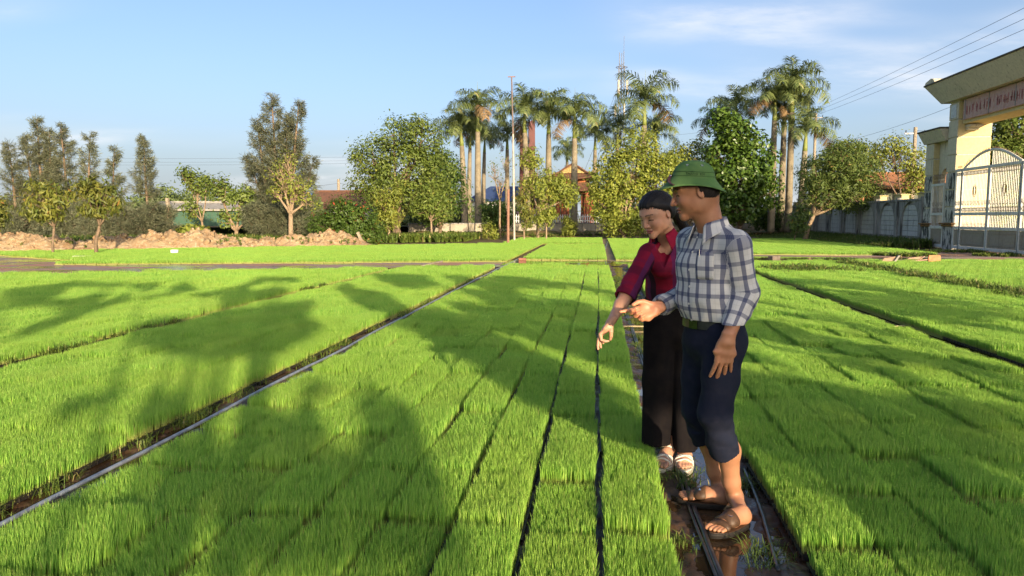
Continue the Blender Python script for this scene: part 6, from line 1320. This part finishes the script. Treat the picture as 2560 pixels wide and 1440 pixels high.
# ================================================================ woman in the red shirt
def build_woman():
    bx, by = .47, 4.42
    root = empty('person', (bx, by, 0)); tag(root, 'woman in red plaid shirt and wide black trousers pointing down', 'person')
    inv = Matrix.Translation((-bx, -by, 0))
    def fin(o): o.matrix_parent_inverse = inv; return o
    a = at; fwd = nrm([-.62, -.78, 0]); lef = np.array([.78, -.62, 0.])
    hd = Head(a(1642, 539, 4.26), [-.66, -.62, -.42], [-.18, -.1, 1], .975, False)
    neck = [a(1672, 612, 4.40), a(1666, 585, 4.35), hd.w(-.030, 0, -.035)]
    fn = lambda P: limb(P, neck, [.055, .049, .047], [.055, .050, .050], lef, k=.02)
    fh = lambda P: smin(hd.sdf(P), fn(P), .025)
    parts = []; tint = []
    VF = surf(fh, hd.c - [.16, .16, .19], hd.c + [.17, .19, .15], .0027); parts.append(VF); tint.append(hd.tint(VF[0], SK_W, 0))
    sR, eR, wR = a(1620, 632, 4.30), a(1566, 738, 4.12), a(1527, 806, 3.98)
    fR, lo, hi, hR = hand_parts(wR, [-.62, -.12, -.78], [.74, -.18, -.62], [(52, 58, 22), (24, 10, 8), (30, 14, 10), (34, 18, 12)],
                            dict(pts=[(.018, .020, .016), (.040, .030, .036), (.060, .022, .052), (.078, .012, .060)], flip=True), .93, .06, ([eR + (sR - eR) * .2, eR, eR + (wR - eR) * .35], np.array([.042, .040, .037, .026]), np.array([.040, .038, .035, .022])))
    VF = surf(fR, lo, hi, .0028); parts.append(VF); tint.append(np.tile(SK_W * .95, (len(VF[0]), 1)))
    ft = []
    for heel, toe, kn, inner in ((gnd(1676, 1150), gnd(1648, 1186), a(1650, 980, 4.42), 1), (gnd(1712, 1146), gnd(1711, 1190), a(1705, 980, 4.42), -1)):
        an = heel + (toe - heel) * .2 + np.array([0, 0, .105]); f, g, D, S, L = foot_parts(heel, toe, an, ([an + (kn - an) * .3, an + (kn - an) * .8], [.031, .034, .046]), 1, .036)
        f2 = (lambda f_, i_: (lambda P: f_(P, i_)))(f, inner); pts = np.array([g(-.1, 0, 0), g(1.1, 0, 0), an])
        VF = surf(f2, pts.min(0) - [.08, .08, .04], np.append(pts.max(0)[:2] + .08, .35), .0034); parts.append(VF); tint.append(np.tile(SK_W * 1.0, (len(VF[0]), 1))); ft.append((f2, g, D, S, L, inner))
    tor = [a(1676, 760, 4.50), a(1672, 725, 4.48), a(1668, 655, 4.42), a(1670, 624, 4.42), a(1670, 604, 4.41)]
    core = lambda P: np.minimum(smin(limb(P, tor[:4] + [neck[0]], [.11, .10, .10, .08, .04], [.08, .07, .08, .06, .04], lef, k=.03), limb(P, [tor[3], sR, eR], [.05, .038, .032]), .02), np.minimum(limb(P, [tor[0], a(1650, 980, 4.44), (.37, 4.40, .2)], [.06, .04, .035]), limb(P, [tor[0] + [.02, 0, 0], a(1706, 950, 4.47), (.52, 4.40, .2)], [.06, .04, .035])))
    VF = surf(core, (.05, 4.0, .12), (.75, 4.75, 1.4), .012); parts.append(VF); tint.append(np.tile(SK_W, (len(VF[0]), 1)))
    chest = lambda P: smin(limb(P, [a(1660, 640, 4.38), a(1668, 612, 4.38)], [.048, .048], [.046, .046], lef), fn(P), .03)
    VF = surf(chest, tor[3] - [.14, .16, .10], tor[3] + [.14, .1, .10], .005); parts.append(VF); tint.append(np.tile(SK_W, (len(VF[0]), 1)))
    VF = join_surf(parts); tn = np.concatenate(tint); fin(solid('body', VF, M_SKIN, root, {'tint': (np.c_[tn, np.ones(len(tn))], 'FLOAT_COLOR')}))
    # hair combed back into a ponytail
    def fhair(P):
        Q = hd.loc(P); A = np.abs(Q[:, 1]); line = np.interp(Q[:, 0], [-.08, -.035, -.02, .005, .03, .06, .09], [-.075, -.045, .008, .026, .050, .072, .080]) + .004 * np.sin(A * 160)
        d = hd.skull(Q) - .002 - .011 * np.clip((Q[:, 2] - line) / .035, 0, 1) ** .7 + .0012 * np.sin(Q[:, 1] * 260 + Q[:, 0] * 60)
        d = smax(d, (line - Q[:, 2]) * .6, .008)
        d = smin(d, ell(Q, np.array([-.112, 0, .015]), np.array([.028, .030, .030])), .02)
        return d * hd.sc
    pt = [hd.w(-.118, 0, .01), a(1700, 552, 4.44), a(1712, 572, 4.48), a(1722, 596, 4.52), a(1724, 612, 4.53)]
    fp = lambda P: np.minimum(fhair(P), limb(P, pt, [.026, .029, .027, .021, .010], None, None, k=.02) + .0015 * np.sin(P[:, 0] * 500 + P[:, 2] * 260))
    fin(solid('hair', surf(fp, hd.c - [.15, .15, .2], hd.c + [.24, .32, .16], .0036), M_HAIR, root))
    # fine strands combed from the hairline towards the knot
    m = MB(); rs = np.random.RandomState(4); LX, LY = [-.08, -.035, -.02, .005, .03, .06, .09], [-.075, -.045, .008, .026, .050, .072, .080]
    for k in range(240):
        f0 = rs.uniform(-.03, .088); sg = rs.choice((-1, 1)); u0 = np.interp(f0, LX, LY) - rs.uniform(.0, .009); pts_ = []
        lat = (.085 * math.sqrt(max(0, 1 - ((f0 + .012) / .105) ** 2 - ((u0 - .035) / .10) ** 2)) if f0 > -.03 else .07) * sg
        if abs(lat) < .004: lat = rs.uniform(-.03, .03)
        for s_ in np.linspace(0, 1, 9):
            q = np.array([f0, lat, u0]) * (1 - s_) + np.array([-.112, 0, .018]) * s_ + np.array([0, .25 * lat, .045]) * math.sin(s_ * math.pi) ; q = q + np.array([0, 0, .02 * math.sin(s_ * math.pi)])
            for _ in range(5):
                g_ = np.array([0., 0., 0.]); d0 = hd.skull(q[None])[0]; e = .002
                for ax in range(3): dq = q.copy(); dq[ax] += e; g_[ax] = (hd.skull(dq[None])[0] - d0) / e
                q = q - g_ * (d0 - (.0012 + .0125 * min(1, s_ * 3.2) ** .7)) / (g_ @ g_ + 1e-6)
            pts_.append(hd.w(*q))
        m.tube(pts_, [.0006] + [.0014] * 7 + [.0008], 4, False)
    o = fin(m.build('hair_strands', M_HAIR, root, smooth=True)); o['kind'] = 'stuff'
    # shirt
    trx = [.150, .138, .152, .135, .058]; trY = [.108, .100, .118, .088, .052]
    sL = a(1742, 622, 4.52); eL = a(1760, 720, 4.62); wL = a(1745, 800, 4.55)
    hem = a(1676, 742, 4.48)[2]
    cuf = eR + (wR - eR) * .10; slR = [sR, eR + (sR - eR) * .25, cuf]; slL = [sL + [0, 0, -.026], eL, wL]; rr = [.056, .054, .055]; T = nrm(cuf - slR[1])
    def sleeve(P, pts, r_, sd, want=False):
        q = limb(P, pts, r_, None, lef, k=.02, want=True); d = q[0] + wr(P, sd, .0035, 50); return (d,) + q[1:] if want else d
    def torso(P, want=False):
        q = limb(P, tor, trx, trY, lef, k=.04, want=True); d = q[0] + wr(P, 6, .0032, 34)
        d = smin(d, ell((P - a(1652, 668, 4.30)), np.zeros(3), np.array([.062, .055, .06])), .04)
        d = smin(d, limb(P, [sR + lef * .02 + [0, 0, -.004], sL - lef * .02 + [0, 0, -.004]], [.046, .05]), .05)
        return (d,) + q[1:] if want else d
    nv = [a(1655, 640, 4.25), a(1683, 592, 4.38)]
    def fshirt(P):
        sr = sleeve(P, slR, rr, 31); e = (P - cuf) @ T; sr = np.maximum(sr, e); cu = limb(P, [cuf - T * .045, cuf + T * .01], [.060, .060]) + wr(P, 8, .002, 60); cu = np.maximum(cu, np.maximum(e - .004, -(e + .040))); sr = np.minimum(sr, cu)
        sr = np.maximum(sr, -np.maximum(limb(P, [cuf - T * .05, cuf + T * .05], [.047, .050]), -(e + .05)))
        d = smin(smin(torso(P), sr, .018), sleeve(P, slL, [.062, .053, .045], 32), .018); d = np.maximum(d, hem - .02 - P[:, 2])
        d = np.maximum(d, -limb(P, [neck[0], neck[1] + [0, 0, .06]], [.050, .060])); vn = limb(P, [a(1642, 632, 4.18), a(1652, 604, 4.26), a(1660, 582, 4.3)], [.008, .040, .055], [.12, .12, .12], lef); return np.maximum(d, -vn)
    V, F = surf(fshirt, (.05, 3.95, hem - .06), (.85, 4.80, 1.42), .005)
    dt, At, Ut, Vt = torso(V, True); uv = np.stack([np.arctan2(Ut, -Vt) * .135 + .045, V[:, 2], 0 * dt], 1)
    for pts, r_, sd in ((slR, rr, 31), (slL, [.062, .053, .045], 32)):
        d, A, U, Vv = sleeve(V, pts, r_, sd, True); m = d < dt - .0005; uv[m] = np.stack([np.arctan2(U, Vv) * .05 + .1, A, 0 * A], 1)[m]; dt = np.minimum(dt, d)
    shirt = fin(solid('shirt', (V, F), M_PLAID, root, {'uvw': (uv, 'FLOAT_VECTOR')})); shirt['label'] = 'dark red shirt with black plaid, sleeves rolled'
    cl_ = fin(collar('collar', a(1658, 591, 4.345), np.array([-.30, -.18, .9]), nrm([-.45, -.9, 0]), .064, M_PLAID, root, 1.08, .032, .050, .60, 1., .03))
    me = cl_.data; n = len(me.vertices); at_ = me.attributes['uvw']; at_.data.foreach_set('vector', np.tile(np.array([.085, .075, 0], np.float32), n))
    # wide trousers
    def ftr(P):
        w_ = limb(P, [a(1676, 735, 4.50), a(1676, 765, 4.51), a(1676, 830, 4.50)], [.145, .165, .165], [.105, .120, .12], lef, k=.03)
        hr, hl = a(1650, 800, 4.46), a(1705, 800, 4.52)
        r1 = limb(P, [hr, a(1647, 950, 4.44), a(1640, 1118, 4.40)], [.100, .094, .080], [.105, .095, .085], lef, k=.03, want=True)
        l1 = limb(P, [hl, a(1706, 950, 4.46), a(1714, 1130, 4.36)], [.100, .080, .064], [.105, .090, .078], lef, k=.03, want=True)
        fo = lambda q, s: .005 * np.sin(np.arctan2(q[2], q[3]) * 5 + s + q[1] * 3)
        zc = .100 + .02 * (P[:, 0] < .46); ho = np.clip((.2 - P[:, 2]), 0, 1) * 4
        ra, la = r1[0] + fo(r1, 0), l1[0] + fo(l1, 2)
        ra = np.where(P[:, 2] < .2, np.maximum(ra, -(ra + .011)), ra); la = np.where(P[:, 2] < .2, np.maximum(la, -(la + .011)), la)
        d = smin(w_, np.minimum(ra, la), .03); d = np.maximum(d, zc - P[:, 2])
        return np.maximum(d, P[:, 2] - hem - .005)
    V, F = surf(ftr, (.12, 4.1, .07), (.85, 4.80, hem + .04), .0055); fin(solid('trousers', (V, F), M_BLACK, root))
    # strapped white sandals with thick soles
    for (f2, g, D, S, L, inner) in ft:
        sd = sole('sandal', g, [(-.034, .97), (-.032, 1.0), (-.004, 1.03), (-.001, 1.0)], M_WHITE, root, inner, .008); fin(sd)
        for pa, w_ in (([g(.72, -.055, -.003), g(.70, -.045, .02), g(.66, 0, .055), g(.60, .045, .03), g(.57, .055, -.002)], .011), ([g(.60, -.055, -.003), g(.62, -.045, .02), g(.66, 0, .06), g(.70, .045, .03), g(.73, .055, -.002)], .011),
                       ([g(.80, -.055, -.003), g(.79, -.045, .02), g(.77, 0, .045), g(.78, .045, .02), g(.79, .055, -.002)], .010), ([g(.25, -.05, .05), g(.34, -.035, .07), g(.40, 0, .095), g(.34, .035, .07), g(.25, .05, .05)], .010)):
            strap('strap', f2, pa, w_, .004, M_WHITE, sd)
    return root

if True:
    build_man(); build_woman()
# ================================================================ small things lying about
M_PIPE = simple('grey_pipe', (.22, .25, .29), (.14, .15, .18), 12, .4, .1, .002, .5)
M_BPIPE = simple('black_pipe', (.015, .016, .019), (.045, .045, .05), 14, .34, .2, .004, .6)
def lay(pts, r, name, mat, label, cat, sq=1., n=90, wob=.006, seed=0, z=.02):
    P = np.array([gnd(*p) if len(p) == 2 else p for p in pts]); rs = np.random.RandomState(seed); o = np.argsort(P[:, 1]); P = P[o]; y = np.linspace(P[0, 1], P[-1, 1], n); x = np.interp(y, P[:, 1], P[:, 0])
    k = np.array([.25, .5, .25]); 
    for _ in range(4): x[1:-1] = np.convolve(x, k, 'same')[1:-1]
    x = x + wob * np.sin(y * 1.7 + seed) + rs.normal(0, wob * .25, n); m = MB(); m.tube([(a, b, z + .004 * math.sin(b * 2.3)) for a, b in zip(x, y)], r, 8, True, sq); return tag(m.build(name, mat, None, smooth=True), label, cat)
lay([(-2.745, 1.4, 0), (-2.75, 8, 0), (-2.79, 16, 0), (-2.72, 25.4, 0)], .015, 'irrigation_pipe', M_PIPE, 'grey plastic pipe along the left side of the central bed', 'pipe', .8, seed=1, z=.045)
CP = [(1812, 1475), (1790, 1430), (1750, 1310), (1722, 1250), (1690, 1120), (1640, 1000), (1603, 880), (1573, 800), (1545, 730), (1522, 680), (1510, 640)]
lay(CP, .013, 'hose', M_BPIPE, 'shiny black flattened hose lying along the muddy path', 'hose', .7, 140, .004, 2, .008)
lay([(x - 14 * (y - 543) / 900, y) for x, y in CP], .008, 'hose', M_BPIPE, 'thin black strip lying left of the hose on the path', 'hose', .6, 140, .004, 3, .010)
lay([(1945, 1440), (1905, 1290), (1880, 1220), (1862, 1180)], .010, 'hose', M_BPIPE, 'black tube at the edge of the right bed', 'hose', .8, 40, .003, 4, .02)
lay([(1508, 648), (1512, 625), (1519, 605)], .03, 'hose', M_PIPE, 'pale hose winding between the far beds', 'hose', .7, 40, .02, 5, .03)
M_BAMB = simple('bamboo', (.45, .36, .20), (.34, .26, .14), 20, .5, .1)
def stick(p, q, r, label, mat=M_BAMB):
    m = MB(); m.tube([np.asarray(p, float), (np.asarray(p, float) + q) / 2 + [0, 0, .004], np.asarray(q, float)], r, 6); tag(m.build('stick', mat), label, 'stick')
a_, b_ = gnd(1540, 822), gnd(1618, 822); stick(a_ + [0, 0, .03], b_ + [0, 0, .03], .010, 'pale bamboo stick laid across the path beside the woman')
a_, b_ = gnd(2228, 822), gnd(2262, 818); stick(a_ + [0, 0, .02], b_ + [0, 0, .02], .012, 'white stick lying in the right hand ditch')
a_, b_ = gnd(1055, 668), gnd(1110, 655); stick(a_ + [0, 0, .03], b_ + [0, 0, .03], .035, 'long pole lying on the apron before the far bed', M_POST)
# boards and paddle at the right
M_BOARD = simple('weathered_board', (.34, .22, .15), (.24, .16, .11), 9, .85, .3, .01)
c = gnd(2335, 662); root = empty('paddle_board', (c[0], c[1], 0), R(12)); tag(root, 'orange rounded wooden paddle standing among the seedlings', 'paddle')
m = MB(); w_, h_ = .20, .30; arc = [(w_ - .05 + .05 * math.cos(t_), h_ - .05 + .05 * math.sin(t_)) for t_ in np.linspace(0, 1.57, 6)]; poly = [(-w_, 0), (w_, 0)] + arc + [(-x, z) for x, z in arc[::-1]]
m.prism(poly, -.018, .018, 1); m.build('blade', simple('orange_board', (.46, .19, .09), (.36, .13, .06), 9, .7, .2, .006), root)
m = MB(); m.lathe([(0, .004), (.012, .004), (.014, 0)], 10); k = m.build('nail_plate', M_IRON, root, (-.02, -.019, .235), (R(90), 0, 0))
m = MB(); m.tube([(-.2, .03, .16), (-1.15, .1, .05)], .022, 6); m.build('handle', M_BOARD, root)
c = gnd(2200, 662); root = empty('wooden_frame', (c[0], c[1], 0), R(-6)); tag(root, 'tilted weathered wooden frame lying at the apron edge', 'frame')
m = MB(); m.prism([(-.05, 0), (.30, 0), (.50, .28), (.10, .20)], -.02, .02, 1); m.build('board', M_BOARD, root)
m = MB(); m.prism([(.30, 0), (.36, 0), (.55, .30), (.49, .30)], -.10, .05, 1); m.build('edge_strip', simple('grey_strip', (.28, .25, .22), None, 9, .8), root)
c = gnd(2275, 658); root = empty('wooden_frame', (c[0], c[1], 0), R(10)); tag(root, 'second broken wooden frame right of the tilted one', 'frame')
m = MB(); m.prism([(-.35, 0), (.1, 0), (.42, .22), (-.05, .17)], -.02, .02, 1); m.build('board', M_BOARD, root)
m = MB(); m.prism([(.1, 0), (.15, 0), (.47, .23), (.42, .23)], -.06, .03, 1); m.build('edge_strip', M_BOARD, root)
def lump(px, py, d, col, name, label, cat, z=.0, rz=0.):
    c = gnd(px, py); m = MB(); m.box((0, 0, d[2] / 2), d, 0, min(d) * .12); tag(m.build(name, simple(name, col, None, 9, .7), None, (c[0], c[1], z), (0, 0, rz)), label, cat)
lump(437, 640, (.26, .2, .12), (.72, .70, .66), 'foam_block', 'small white block lying on the far left bed', 'block', .12, .4)
lump(205, 648, (.55, .25, .10), (.60, .56, .46), 'pale_board', 'pale board lying beside the apron at left', 'board', .02, .2)
lump(1306, 652, (.26, .16, .09), (.26, .11, .07), 'brick', 'red brick at the corner of the far middle bed', 'brick', .01, .1)
lump(1500, 651, (.20, .14, .08), (.34, .15, .09), 'brick', 'orange brick at the end of the muddy path', 'brick', .01, .3)
lump(1935, 650, (.34, .26, .14), (.16, .13, .10), 'mud_clod', 'dark mud clod in the apron puddle right of the man', 'clod', .0, .5)
# bleached straw on the banks
rs = np.random.RandomState(9); n = 500; q = WA + (WB - WA) * rs.uniform(.35, 1, n)[:, None] + wn_ * rs.uniform(1.5, 4.5, n)[:, None]
weeds(np.c_[q, np.full(n, .16)], .16, 15, 'straw', 'dry straw strewn below the low wall', 10, .007, 2.2).data.materials[0] = leafmat('straw', (.40, .27, .13), (.50, .38, .20), None, .2, .8)
